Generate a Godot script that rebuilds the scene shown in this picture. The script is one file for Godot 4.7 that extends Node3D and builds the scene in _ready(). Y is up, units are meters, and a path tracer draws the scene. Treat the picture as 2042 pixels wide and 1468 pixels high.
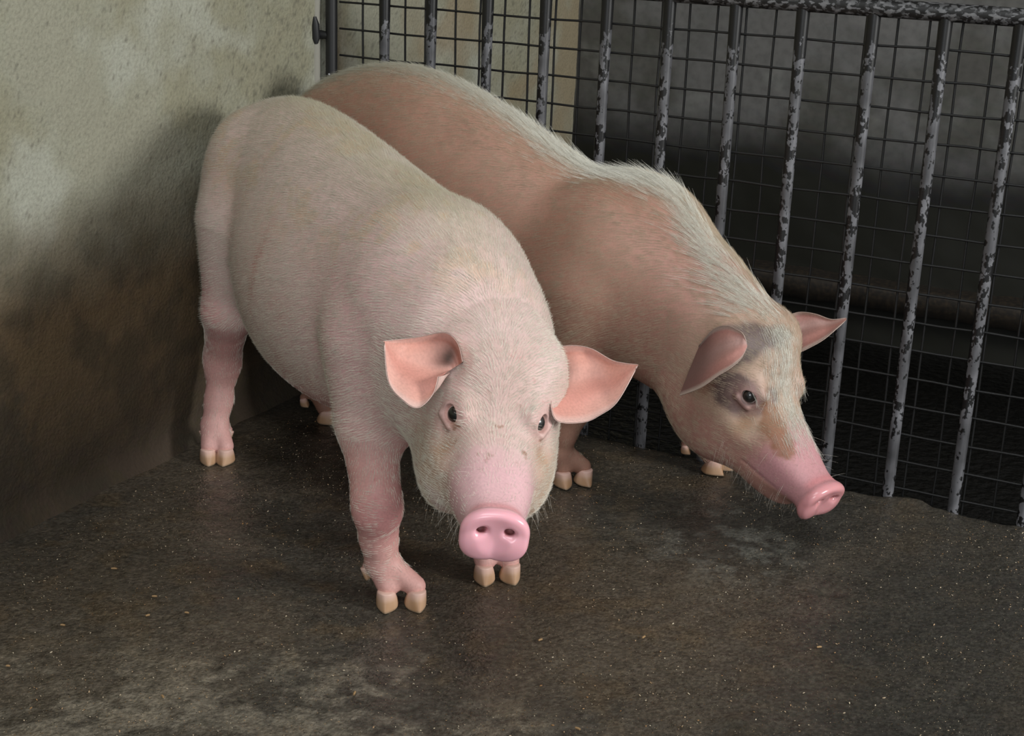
extends Node3D
# Two pigs in the corner of a concrete pen, in front of a barred gate with welded wire mesh.
# x runs along the gate to the right, y is up, z comes out of the gate into the pen. Metres.

const CELL := 0.0055
var rng := RandomNumberGenerator.new()
var noise := FastNoiseLite.new()
var noise_fine := FastNoiseLite.new()

func V(x: float, y: float, z: float) -> Vector3:
	return Vector3(x, y, z)

func _ready() -> void:
	rng.seed = 11
	noise.seed = 5; noise.frequency = 1.0; noise.fractal_octaves = 4
	noise_fine.seed = 9; noise_fine.frequency = 1.0; noise_fine.fractal_octaves = 3
	# ---- camera
	var cam := Camera3D.new()
	cam.name = "camera"
	cam.basis = Basis(V(0.888585, 0.036617, -0.457248), V(-0.171697, 0.950897, -0.257517), V(0.425367, 0.307334, 0.85124)).orthonormalized()
	cam.position = V(1.62706, 0.982, 2.45384)
	cam.fov = rad_to_deg(2.0 * atan(734.0 / 2957.3))
	cam.near = 0.05
	add_child(cam)
	cam.current = true
	# ---- sky and exposure
	var env := Environment.new()
	env.background_mode = Environment.BG_SKY
	var sky := Sky.new()
	var sm := ProceduralSkyMaterial.new()
	sm.sky_top_color = Color(0.62, 0.7, 0.8)
	sm.sky_horizon_color = Color(0.8, 0.84, 0.86)
	sm.ground_bottom_color = Color(0.2, 0.2, 0.18)
	sm.ground_horizon_color = Color(0.45, 0.45, 0.42)
	sm.sky_energy_multiplier = 0.6
	sky.sky_material = sm
	env.sky = sky
	env.tonemap_mode = Environment.TONE_MAPPER_LINEAR
	env.tonemap_exposure = 2.0
	env.sdfgi_enabled = true
	env.ssao_enabled = true
	env.ssil_enabled = true
	var we := WorldEnvironment.new()
	we.name = "world_environment"
	we.environment = env
	add_child(we)
	# ---- daylight entering by the openings: the window on the right, the open front behind the camera
	area_light("daylight_window", V(3.95, 1.42, 0.55), V(-1, -0.16, 0.0), Vector2(0.9, 0.8), 4.4, Color(1.0, 1.0, 0.99))
	area_light("daylight_front", V(2.9, 1.75, 4.9), V(-0.4, -0.22, -1), Vector2(1.6, 1.5), 3.3, Color(0.975, 0.99, 1.0))
	area_light("added_roof_fill", V(1.5, 2.78, 2.0), V(-0.1, -1, -0.2), Vector2(1.6, 1.6), 1.9, Color(0.99, 1.0, 1.0))  # unseen overhead fill, added to brighten the backs and the floor
	build_shell()
	build_gate()
	build_pigs()
	build_litter()

func area_light(called: String, at: Vector3, dir: Vector3, size: Vector2, energy: float, c: Color) -> void:
	var l := AreaLight3D.new()
	l.name = called
	l.area_size = size
	l.light_energy = energy
	l.light_color = c
	l.area_range = 12.0
	l.area_attenuation = 2.0
	l.shadow_enabled = true
	l.position = at
	add_child(l)
	l.look_at_from_position(at, at + dir, Vector3.UP)

# ------------------------------------------------------------------ helpers
func tag(o: Node, label: String, category: String = "", group: String = "", kind: String = "") -> void:
	if label: o.set_meta("label", label)
	if category: o.set_meta("category", category)
	if group: o.set_meta("group", group)
	if kind: o.set_meta("kind", kind)

func put(called: String, mesh: Mesh, mat: Material, parent: Node) -> MeshInstance3D:
	var m := MeshInstance3D.new()
	m.name = called
	m.mesh = mesh
	if mat: m.material_override = mat
	parent.add_child(m, true)
	return m

func mat(c: Color, rough: float, metal: float = 0.0) -> StandardMaterial3D:
	var m := StandardMaterial3D.new()
	m.albedo_color = c
	m.roughness = rough
	m.metallic = metal
	return m

func vmat(rough: float) -> StandardMaterial3D:
	var m := mat(Color.WHITE, rough)
	m.vertex_color_use_as_albedo = true
	return m

func lin(r: float, g: float, b: float) -> Color:
	return Color(r / 255.0, g / 255.0, b / 255.0).srgb_to_linear()

func array_mesh(v: PackedVector3Array, n: PackedVector3Array, c: PackedColorArray, idx: PackedInt32Array, uv := PackedVector2Array()) -> ArrayMesh:
	var a := []
	a.resize(Mesh.ARRAY_MAX)
	a[Mesh.ARRAY_VERTEX] = v
	a[Mesh.ARRAY_NORMAL] = n
	if c.size(): a[Mesh.ARRAY_COLOR] = c
	if uv.size(): a[Mesh.ARRAY_TEX_UV] = uv
	a[Mesh.ARRAY_INDEX] = idx
	var m := ArrayMesh.new()
	m.add_surface_from_arrays(Mesh.PRIMITIVE_TRIANGLES, a)
	return m

func smooth_normals(v: PackedVector3Array, idx: PackedInt32Array) -> PackedVector3Array:
	var n := PackedVector3Array()
	n.resize(v.size())
	for t in range(0, idx.size(), 3):
		var a := idx[t]; var b := idx[t + 1]; var c := idx[t + 2]
		var f := (v[c] - v[a]).cross(v[b] - v[a])
		n[a] += f; n[b] += f; n[c] += f
	for i in n.size():
		n[i] = n[i].normalized() if n[i].length() > 1e-12 else Vector3.UP
	return n

# a sheet of nu x nv points; front faces on the side of du x dv
func sheet(nu: int, nv: int, pts: PackedVector3Array, cols := PackedColorArray(), flip := false) -> ArrayMesh:
	var idx := PackedInt32Array()
	for i in nu - 1:
		for j in nv - 1:
			var a := i * nv + j
			var b := a + nv
			if flip: idx.append_array([a, b, a + 1, b, b + 1, a + 1])
			else: idx.append_array([a, a + 1, b, b, a + 1, b + 1])
	return array_mesh(pts, smooth_normals(pts, idx), cols, idx)

# a round rod through points
func rod(path: PackedVector3Array, radii: PackedFloat32Array, seg: int = 10, uo: float = 0.0, us: float = 1.0) -> ArrayMesh:
	var v := PackedVector3Array(); var n := PackedVector3Array(); var uv := PackedVector2Array(); var idx := PackedInt32Array()
	var count := path.size()
	var run := 0.0
	for i in count:
		var t := (path[mini(i + 1, count - 1)] - path[maxi(i - 1, 0)]).normalized()
		var s := t.cross(V(0.31, 0.12, 0.94)).normalized()
		var w := t.cross(s)
		if i: run += path[i].distance_to(path[i - 1])
		for k in seg + 1:
			var a := TAU * k / seg
			var d := s * cos(a) + w * sin(a)
			v.append(path[i] + d * radii[i]); n.append(d); uv.append(Vector2(uo + us * k / seg, run))
	for i in count - 1:
		for k in seg:
			var a := i * (seg + 1) + k
			var b := a + seg + 1
			idx.append_array([a, b, a + 1, b, b + 1, a + 1])
	for e in 2:
		var ci := v.size()
		var i := 0 if e == 0 else count - 1
		var nn := (path[0] - path[1]).normalized() if e == 0 else (path[count - 1] - path[count - 2]).normalized()
		v.append(path[i]); n.append(nn); uv.append(Vector2(uo, 0))
		for k in seg + 1:
			v.append(v[i * (seg + 1) + k]); n.append(nn); uv.append(Vector2(uo, 0))
		for k in seg:
			if e == 0: idx.append_array([ci, ci + 1 + k, ci + 2 + k])
			else: idx.append_array([ci, ci + 2 + k, ci + 1 + k])
	return array_mesh(v, n, PackedColorArray(), idx, uv)

func box(size: Vector3) -> Mesh:
	var b := BoxMesh.new()
	b.size = size
	return b

func sstep(a: float, b: float, x: float) -> float:
	var t := clampf((x - a) / (b - a), 0.0, 1.0)
	return t * t * (3.0 - 2.0 * t)

func n3(p: Vector3, f: float) -> float:
	return noise.get_noise_3d(p.x * f, p.y * f, p.z * f)

# ------------------------------------------------------------------ the pen
func noise_tex(freq: float, seed_: int, as_normal := false, ramp: Gradient = null, size := 1024) -> NoiseTexture2D:
	var t := NoiseTexture2D.new()
	var n := FastNoiseLite.new()
	n.seed = seed_; n.frequency = freq; n.fractal_octaves = 5
	t.width = size; t.height = size; t.seamless = true
	t.noise = n
	t.as_normal_map = as_normal
	if ramp: t.color_ramp = ramp
	return t

func ramp(stops: Array) -> Gradient:
	var g := Gradient.new()
	var o := PackedFloat32Array(); var c := PackedColorArray()
	for s in stops:
		o.append(s[0]); c.append(s[1])
	g.offsets = o; g.colors = c
	return g

func grey(x: float) -> Color:
	return Color(x, x, x)

func build_shell() -> void:
	# pen floor: a concrete slab with a ragged lip under the gate
	var fm := vmat(0.42)
	fm.albedo_texture = sand_texture()
	fm.uv1_triplanar = true; fm.uv1_world_triplanar = true
	fm.uv1_scale = Vector3.ONE * 1.6
	fm.roughness_texture = noise_tex(0.012, 23, false, ramp([[0.0, grey(0.5)], [0.45, grey(0.75)], [0.6, grey(1.0)]]))
	fm.heightmap_enabled = true
	fm.heightmap_texture = noise_tex(0.09, 22)
	fm.heightmap_scale = 0.11
	var nx := 330; var nz := 300
	var x0 := -0.12; var x1 := 1.75; var z1 := 1.58
	var pts := PackedVector3Array(); var cols := PackedColorArray()
	for i in nx:
		for j in nz:
			var x := lerpf(x0, x1, i / (nx - 1.0))
			var t := j / (nz - 1.0)
			var lip := 0.012 * n3(V(x, 0, 0), 5.0) + 0.008 * n3(V(x, 3, 0), 17.0) - 0.012
			var z := lerpf(lip - 0.02, z1, t)
			var y := 0.003 * n3(V(x, 0, z), 6.0) + 0.0012 * n3(V(x, 5, z), 40.0)
			var e := z - lip
			if e < 0.05: y -= 0.03 * pow(maxf(0.0, 1.0 - e / 0.05), 2.0) + (0.05 if e < -0.006 else 0.0)
			y += 0.012 * exp(-(pow((x - 1.19) / 0.05, 2.0) + pow((z - 0.02) / 0.02, 2.0)))
			# hollows and puddle dents
			y -= 0.008 * exp(-(pow((x - 1.163) / 0.02, 2.0) + pow((z - 0.437) / 0.013, 2.0)))
			y += 0.006 * exp(-(pow((x - 1.16) / 0.02, 2.0) + pow((z - 0.86) / 0.018, 2.0)))
			pts.append(V(x, y, z))
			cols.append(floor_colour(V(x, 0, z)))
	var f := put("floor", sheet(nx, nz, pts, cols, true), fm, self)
	tag(f, "dark damp concrete slab floor of the pen, stained brown, with grey dry patches", "", "", "structure")
	# the rest of the slab, out of the picture
	var f2 := put("floor_surround", surround_mesh(), mat(Color(0.2, 0.185, 0.165), 0.7), f)
	f2.set_meta("kind", "structure")
	var slab := put("floor_slab", box(V(4.3, 0.3, 5.2)), mat(Color(0.12, 0.11, 0.1), 0.8), f)
	slab.position = V(1.95, -0.2, 2.585)
	slab.set_meta("kind", "structure")
	# alley floor behind the gate, lower and wet
	var am := mat(Color(0.05, 0.045, 0.038), 0.3)
	am.heightmap_enabled = true
	am.heightmap_texture = noise_tex(0.02, 31)
	am.heightmap_scale = 0.5
	am.albedo_texture = noise_tex(0.02, 32, false, ramp([[0.0, grey(0.4)], [0.55, grey(0.75)], [1.0, grey(1.0)]]))
	am.uv1_triplanar = true; am.uv1_world_triplanar = true; am.uv1_scale = Vector3.ONE * 1.6
	var a := put("floor", box(V(4.4, 0.3, 1.4)), am, self)
	a.position = V(1.98, -0.24, -0.715)
	tag(a, "black wet sunken alley floor behind the gate", "", "", "structure")
	# walls
	build_left_wall()
	build_back_wall()
	var wm := mat(Color(0.4, 0.39, 0.36), 0.9)
	# right wall with a window opening
	var wr := Node3D.new(); wr.name = "wall_right"; add_child(wr)
	tag(wr, "plain plastered wall on the right with an open window", "", "", "structure")
	wall_box(wr, V(4.1, 0.4, 1.9), V(0.2, 1.0, 6.4), wm)
	wall_box(wr, V(4.1, 2.4, 1.9), V(0.2, 0.9, 6.4), wm)
	wall_box(wr, V(4.1, 1.42, -0.68), V(0.2, 1.06, 1.24), wm)
	wall_box(wr, V(4.1, 1.42, 3.15), V(0.2, 1.06, 3.9), wm)
	var wf := Node3D.new(); wf.name = "wall_front"; add_child(wf)
	tag(wf, "low front wall behind the camera, open above", "", "", "structure")
	wall_box(wf, V(2.0, 0.4, 5.1), V(4.3, 1.0, 0.2), wm)
	wall_box(wf, V(2.0, 2.7, 5.1), V(4.3, 0.35, 0.2), wm)
	wall_box(wf, V(0.92, 1.7, 5.1), V(2.1, 1.7, 0.2), wm)
	wall_box(wf, V(3.95, 1.7, 5.1), V(0.4, 1.7, 0.2), wm)
	var ce := Node3D.new(); ce.name = "ceiling"; add_child(ce)  # its gap is made for the added overhead fill
	tag(ce, "dull ceiling of the pig house with an opening added for the overhead fill light", "", "", "structure")
	var cm := mat(Color(0.35, 0.33, 0.3), 0.9)
	for q in [[V(2.0, 2.92, -0.125), V(4.6, 0.15, 2.65)], [V(2.0, 2.92, 4.025), V(4.6, 0.15, 2.45)], [V(0.2, 2.92, 2.0), V(1.0, 0.15, 1.6)], [V(3.3, 2.92, 2.0), V(2.0, 0.15, 1.6)]]:
		wall_box(ce, q[0], q[1], cm)

# sandy concrete: fine grain with pale and dark grains of aggregate
func sand_texture() -> ImageTexture:
	var n := 1024
	var im: Image = noise_fine.get_seamless_image(n, n)
	var base := FastNoiseLite.new()
	base.seed = 3; base.frequency = 0.06; base.fractal_octaves = 5
	im = base.get_seamless_image(n, n)
	var d := im.get_data()
	var r := RandomNumberGenerator.new(); r.seed = 8
	var out := PackedByteArray()
	out.resize(n * n * 3)
	for i in n * n:
		var v := 136.0 + d[i] * 0.36 + r.randf_range(-20, 20)
		var o := i * 3
		out[o] = int(v); out[o + 1] = int(v); out[o + 2] = int(v)
	for k in 26000:
		var x := r.randi() % n; var y := r.randi() % n
		var big := r.randf() < 0.12
		var pale := r.randf() < 0.6
		var c := Color(1, 0.97, 0.9) if pale else Color(0.16, 0.15, 0.14)
		if pale and r.randf() < 0.3: c = Color(1.0, 0.8, 0.55)
		var w := 2 if big else 1
		for dx in w:
			for dy in w:
				var o := (((y + dy) % n) * n + (x + dx) % n) * 3
				out[o] = int(c.r * 255); out[o + 1] = int(c.g * 255); out[o + 2] = int(c.b * 255)
	return ImageTexture.create_from_image(Image.create_from_data(n, n, false, Image.FORMAT_RGB8, out))

func surround_mesh() -> Mesh:
	# strips round the detailed patch of floor
	var st := SurfaceTool.new()
	st.begin(Mesh.PRIMITIVE_TRIANGLES)
	for r in [[1.745, 4.0, 0.0, 5.0], [-0.12, 1.745, 1.575, 5.0]]:
		var q := [V(r[0], 0, r[2]), V(r[1], 0, r[2]), V(r[1], 0, r[3]), V(r[0], 0, r[3])]
		for k in [0, 1, 2, 0, 2, 3]:
			st.set_normal(Vector3.UP)
			st.add_vertex(q[k])
	return st.commit()

func wall_box(parent: Node, at: Vector3, size: Vector3, m: Material) -> void:
	var b := put("wall_section", box(size), m, parent)
	b.position = at
	b.set_meta("kind", "structure")

func floor_colour(p: Vector3) -> Color:
	var a := n3(p, 2.2); var b := n3(p + V(7, 0, 3), 7.0); var c := n3(p + V(2, 0, 9), 24.0); var g := noise_fine.get_noise_3d(p.x * 220.0, 0, p.z * 220.0)
	var col := lin(114, 104, 90).lerp(lin(95, 90, 81), sstep(-0.3, 0.3, a + 0.4 * b))
	col = col.lerp(lin(120, 102, 78), 0.5 * sstep(0.05, 0.4, b + 0.3 * c))
	# shade under the pigs, painted into the floor colour
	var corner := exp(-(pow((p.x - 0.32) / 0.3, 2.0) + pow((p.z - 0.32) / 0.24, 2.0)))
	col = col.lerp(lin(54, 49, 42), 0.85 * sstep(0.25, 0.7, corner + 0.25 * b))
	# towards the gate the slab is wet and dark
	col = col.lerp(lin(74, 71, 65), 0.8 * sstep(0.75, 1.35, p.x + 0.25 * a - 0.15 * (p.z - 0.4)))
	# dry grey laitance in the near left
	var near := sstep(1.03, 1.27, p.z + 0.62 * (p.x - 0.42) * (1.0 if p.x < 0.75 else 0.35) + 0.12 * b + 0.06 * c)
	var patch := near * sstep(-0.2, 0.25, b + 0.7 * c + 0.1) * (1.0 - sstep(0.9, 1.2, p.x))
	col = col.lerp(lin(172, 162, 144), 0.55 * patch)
	# grey scuffs by the back pig's snout
	var sc := exp(-(pow((p.x - 0.97) / 0.13, 2.0) + pow((p.z - 0.36) / 0.16, 2.0)))
	col = col.lerp(lin(130, 130, 122), 0.75 * sc * sstep(-0.05, 0.3, b + 0.8 * c))
	# milky wet streak by the hind foot
	var ws := exp(-(pow((p.x - 0.2) / 0.13, 2.0) + pow((p.z - 0.56) / 0.07, 2.0)))
	col = col.lerp(lin(120, 112, 102), 0.5 * ws * sstep(-0.2, 0.3, b))
	return col * (1.0 + 0.55 * g + 0.25 * c)

func wall_x(z: float) -> float:
	return -0.036 + 0.03 * maxf(z, -0.2)

func build_left_wall() -> void:
	var m := vmat(0.85)
	m.albedo_texture = noise_tex(0.05, 41, false, ramp([[0.0, grey(0.84)], [0.45, grey(0.95)], [1.0, grey(1.0)]]))
	m.uv1_triplanar = true; m.uv1_world_triplanar = true; m.uv1_scale = Vector3.ONE * 2.2
	m.heightmap_enabled = true
	m.heightmap_texture = noise_tex(0.05, 42)
	m.heightmap_scale = 0.1
	var w := Node3D.new(); w.name = "wall_left"; add_child(w)
	tag(w, "rough plastered left wall, pale grey green above and stained brown below", "", "", "structure")
	var zs := [[-1.22, 0.0, 160], [0.0, 1.25, 280], [1.25, 5.0, 40]]
	for s in zs:
		var nz: int = s[2]
		var ny := 190
		var pts := PackedVector3Array(); var cols := PackedColorArray()
		for j in ny:
			for i in nz:
				var z := lerpf(s[0], s[1], i / (nz - 1.0))
				var ty := j / (ny - 1.0)
				var y := lerpf(-0.16, 1.0, ty) if ty < 0.96 else lerpf(1.0, 2.9, (ty - 0.96) / 0.04)
				var p := V(0, y, z)
				var x := wall_x(z) + 0.004 * n3(p, 3.0) + 0.0012 * n3(p, 22.0)
				# coved, dirty joint with the floor
				x += 0.018 * pow(maxf(0.0, 1.0 - y / 0.05), 2.0) * (1.0 if z > 0.0 else 0.0)
				pts.append(V(x, y, z))
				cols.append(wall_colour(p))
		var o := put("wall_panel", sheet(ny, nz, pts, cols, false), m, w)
		o.set_meta("kind", "structure")
	var b := put("wall_core", box(V(0.2, 3.1, 6.4)), mat(Color(0.4, 0.39, 0.36), 0.9), w)
	b.position = V(-0.175, 1.35, 1.9)
	b.set_meta("kind", "structure")

func wall_colour(p: Vector3) -> Color:
	var a := n3(p, 2.0); var b := n3(p + V(3, 1, 0), 8.0); var c := n3(p + V(3, 8, 0), 40.0)
	var up := lin(152, 151, 133).lerp(lin(145, 142, 120), sstep(-0.1, 0.4, a + 0.5 * b))
	up = up.lerp(lin(178, 180, 168), 0.5 * sstep(0.1, 0.4, n3(p + V(0, 9, 0), 3.0)))
	# dark nicks and grime spots
	up = up.lerp(lin(96, 92, 80), 0.55 * sstep(0.36, 0.5, n3(p + V(3, 8, 0), 62.0) + 0.35 * a))
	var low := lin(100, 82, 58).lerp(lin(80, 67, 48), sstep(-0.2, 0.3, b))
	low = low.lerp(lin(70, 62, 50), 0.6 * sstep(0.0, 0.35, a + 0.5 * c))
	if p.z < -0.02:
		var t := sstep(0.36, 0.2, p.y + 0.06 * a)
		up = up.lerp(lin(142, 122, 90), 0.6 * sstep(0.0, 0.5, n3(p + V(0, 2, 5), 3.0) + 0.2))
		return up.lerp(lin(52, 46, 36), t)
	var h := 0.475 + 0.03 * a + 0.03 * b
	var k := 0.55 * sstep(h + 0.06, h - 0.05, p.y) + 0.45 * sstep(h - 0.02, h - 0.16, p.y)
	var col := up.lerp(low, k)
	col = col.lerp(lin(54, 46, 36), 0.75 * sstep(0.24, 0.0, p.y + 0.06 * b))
	return col

func build_back_wall() -> void:
	var m := vmat(0.6)
	m.albedo_texture = noise_tex(0.02, 51, false, ramp([[0.0, grey(0.84)], [0.5, grey(0.94)], [1.0, grey(1.0)]]))
	m.uv1_triplanar = true; m.uv1_world_triplanar = true; m.uv1_scale = Vector3.ONE * 1.7
	var w := Node3D.new(); w.name = "wall_back"; add_child(w)
	tag(w, "dark grey rendered wall across the alley, black and slimy at its foot", "", "", "structure")
	var nx := 240; var ny := 150
	var pts := PackedVector3Array(); var cols := PackedColorArray()
	for j in ny:
		for i in nx:
			var x := lerpf(-0.2, 4.1, i / (nx - 1.0))
			var ty := j / (ny - 1.0)
			var y := lerpf(-0.2, 1.0, ty) if ty < 0.96 else lerpf(1.0, 2.9, (ty - 0.96) / 0.04)
			var p := V(x, y, 0)
			pts.append(V(x, y, -1.2 + 0.004 * n3(p, 4.0)))
			var a := n3(p, 2.2); var b := n3(p + V(4, 4, 0), 9.0)
			var up := lin(104, 103, 102).lerp(lin(80, 79, 74), sstep(-0.25, 0.35, a + 0.4 * b))
			up = up.lerp(lin(128, 128, 124), 0.4 * sstep(0.34, 0.6, n3(p + V(0, 0, 4), 6.0) + 0.2 * b))
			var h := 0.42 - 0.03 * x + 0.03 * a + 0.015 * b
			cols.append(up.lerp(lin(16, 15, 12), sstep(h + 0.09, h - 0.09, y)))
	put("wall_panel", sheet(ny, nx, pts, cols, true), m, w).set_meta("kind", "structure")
	var b := put("wall_core", box(V(4.6, 3.1, 0.2)), mat(Color(0.3, 0.3, 0.3), 0.9), w)
	b.position = V(1.95, 1.35, -1.31)
	b.set_meta("kind", "structure")
	# kerb along its foot
	var km := mat(Color(0.22, 0.175, 0.12), 0.7)
	km.albedo_texture = noise_tex(0.03, 52, false, ramp([[0.0, grey(0.3)], [0.5, grey(0.6)], [1.0, grey(1.0)]]))
	km.uv1_triplanar = true; km.uv1_world_triplanar = true; km.uv1_scale = Vector3.ONE * 2.0
	var kp := PackedVector3Array()
	for j in 6:
		for i in 120:
			var x := lerpf(-0.05, 4.0, i / 119.0)
			var q: Array = [[-1.205, 0.085], [-1.145, 0.085], [-1.132, 0.08], [-1.125, 0.07], [-1.124, 0.022], [-1.205, 0.012]][j]
			kp.append(V(x, q[1] + 0.006 * n3(V(x, j * 0.2, 0), 8.0), q[0] + 0.006 * n3(V(x, 3 + j * 0.2, 0), 7.0)))
	var k := put("trim_1", sheet(6, 120, kp, PackedColorArray(), false), km, self)
	tag(k, "brown muddy kerb along the foot of the far alley wall", "", "", "structure")

# ------------------------------------------------------------------ the gate
func peel_texture() -> ImageTexture:
	# black paint flaking off grey metal; u runs round the bars, v down them
	var w := 768; var h := 1024
	var n := FastNoiseLite.new()
	n.seed = 77; n.frequency = 0.03; n.fractal_octaves = 4
	var data := PackedByteArray()
	data.resize(w * h * 3)
	for y in h:
		var v := y / (h - 1.0)      # 0 = floor, 1 = top rail
		for x in w:
			var big := n.get_noise_2d(x * 0.6, y * 0.25)
			var f := 0.75 * n.get_noise_2d(x * 1.9 + 300.0, y * 0.95) + 0.35 * n.get_noise_2d(x * 5.0, y * 3.0)
			var s := 0.5 * big + f
			var thr := 0.16 + 0.1 * sstep(0.35, 0.0, v) - 0.8 * sstep(0.86, 0.93, v + 0.04 * f)
			# the left side of each bar keeps more of its paint
			var u := fmod(x / 64.0, 1.0)
			thr -= 0.3 * exp(-pow((u - 0.5) / 0.16, 2.0)) * sstep(0.15, 0.4, v)
			var k := 0.0 if s < thr else 1.0
			if v > 0.86 and s >= thr: k = 1.0
			var c := Color(0.42, 0.42, 0.435).lerp(Color(0.07, 0.07, 0.075), k)
			c = c * (0.86 + 0.4 * big)
			var o := (y * w + x) * 3
			data[o] = int(clampf(c.r, 0, 1) * 255); data[o + 1] = int(clampf(c.g, 0, 1) * 255); data[o + 2] = int(clampf(c.b, 0, 1) * 255)
	return ImageTexture.create_from_image(Image.create_from_data(w, h, false, Image.FORMAT_RGB8, data))

func build_gate() -> void:
	var g := Node3D.new()
	g.name = "metal_gate"
	add_child(g)
	g.position = V(0.8, 0, 0)
	tag(g, "tall barred metal gate with flaking black paint and welded wire mesh behind the bars", "gate")
	var bm := mat(Color.WHITE, 0.42, 0.0)
	bm.albedo_texture = peel_texture()
	bm.uv1_scale = V(1, 1.0 / 0.865, 1)
	var black := mat(Color(0.085, 0.085, 0.09), 0.5)
	var rail := mat(Color.WHITE, 0.5)
	rail.albedo_texture = noise_tex(0.02, 62, false, ramp([[0.0, Color(0.06, 0.06, 0.065)], [0.56, Color(0.09, 0.09, 0.09)], [0.6, Color(0.42, 0.42, 0.43)], [1.0, Color(0.5, 0.5, 0.5)]]))
	rail.uv1_triplanar = true; rail.uv1_world_triplanar = true; rail.uv1_scale = V(2.5, 5, 5)
	var o := -g.position
	var p := put("post", rod([o + V(-0.0098, -0.04, 0.012), o + V(-0.0098, 0.86, 0.012)], [0.0115, 0.0115], 16), black, g)
	for y in [0.655, 0.677]:
		var dot := SphereMesh.new(); dot.radius = 0.0022; dot.height = 0.0044
		put("rivet", dot, mat(Color(0.6, 0.6, 0.62), 0.5), p).position = o + V(-0.008, y - 0.05, 0.0232)
	put("top_rail", rod([o + V(-0.01, 0.822, 0.012), o + V(0.7, 0.822, 0.012), o + V(1.75, 0.822, 0.012)], [0.0145, 0.0145, 0.0145], 18), rail, g)
	# bars
	var xs := [0.11, 0.212, 0.33, 0.447, 0.566, 0.682, 0.801, 0.916, 1.033, 1.147, 1.261, 1.375, 1.49, 1.605]
	for i in xs.size():
		var x: float = xs[i]
		var lean := rng.randf_range(-0.003, 0.003)
		var path := PackedVector3Array(); var rr := PackedFloat32Array()
		for k in 7:
			var y := lerpf(-0.03, 0.815, k / 6.0)
			path.append(o + V(x + lean * (1.0 - k / 6.0), y, 0.012)); rr.append(0.0098 + (0.0015 if k == 6 else 0.0))
		put("bar", rod(path, rr, 16, i / 12.0, 1.0 / 12.0), bm, g)
	# welded mesh on the alley side
	var wire := mat(Color(0.1, 0.1, 0.1), 0.5)
	for r in range(0, 19):
		var y := 0.982 - 0.1692 - 0.05 * r
		if y < -0.09: continue
		var path := PackedVector3Array(); var rr := PackedFloat32Array()
		for k in 24:
			var x := lerpf(0.0, 1.72, k / 23.0)
			path.append(o + V(x, y + rng.randf_range(-0.0014, 0.0014), -0.002 + rng.randf_range(-0.0008, 0.0008))); rr.append(0.0021)
		put("mesh_wire", rod(path, rr, 7), wire, g)
	for c in range(1, 34):
		var x := 0.05088 * c
		if c < 5: x = [0.0, 0.051, 0.1, 0.145, 0.19][c]
		var path := PackedVector3Array(); var rr := PackedFloat32Array()
		for k in 12:
			var y := lerpf(-0.09, 0.815, k / 11.0)
			path.append(o + V(x + rng.randf_range(-0.0012, 0.0012), y, -0.0055)); rr.append(0.0021)
		put("mesh_wire", rod(path, rr, 7), wire, g)
	# the hinge let into the wall
	var h := Node3D.new(); h.name = "gate_hinge"; add_child(h)
	h.position = V(-0.03, 0.70, 0.02)
	tag(h, "rusty black gate hinge set into the left wall beside the post", "hinge")
	put("pin", rod([V(-0.012, 0, 0), V(0.0, 0.001, 0), V(0.014, 0, -0.004)], [0.007, 0.0085, 0.007], 12), black, h)
	put("plate", rod([V(-0.006, 0.035, 0.012), V(-0.004, 0.02, 0.012), V(-0.004, -0.005, 0.01), V(-0.005, -0.016, 0.008)], [0.004, 0.0085, 0.009, 0.004], 12), black, h)
	# plaster bead at the corner where the gate hangs
	var bead := PackedVector3Array(); var br := PackedFloat32Array()
	for k in 20:
		var y := lerpf(-0.05, 1.2, k / 19.0)
		bead.append(V(-0.04 + 0.003 * n3(V(0, y, 0), 5.0), y, 0.02 + 0.02 * (0.8 - y) + 0.004 * n3(V(4, y, 0), 5.0))); br.append(0.011 + 0.002 * n3(V(2, y, 0), 9.0))
	var bd := put("trim_2", rod(bead, br, 14), mat(Color(0.55, 0.54, 0.5), 0.85), self)
	tag(bd, "pale rounded plaster bead up the wall beside the gate post", "", "", "structure")

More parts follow.
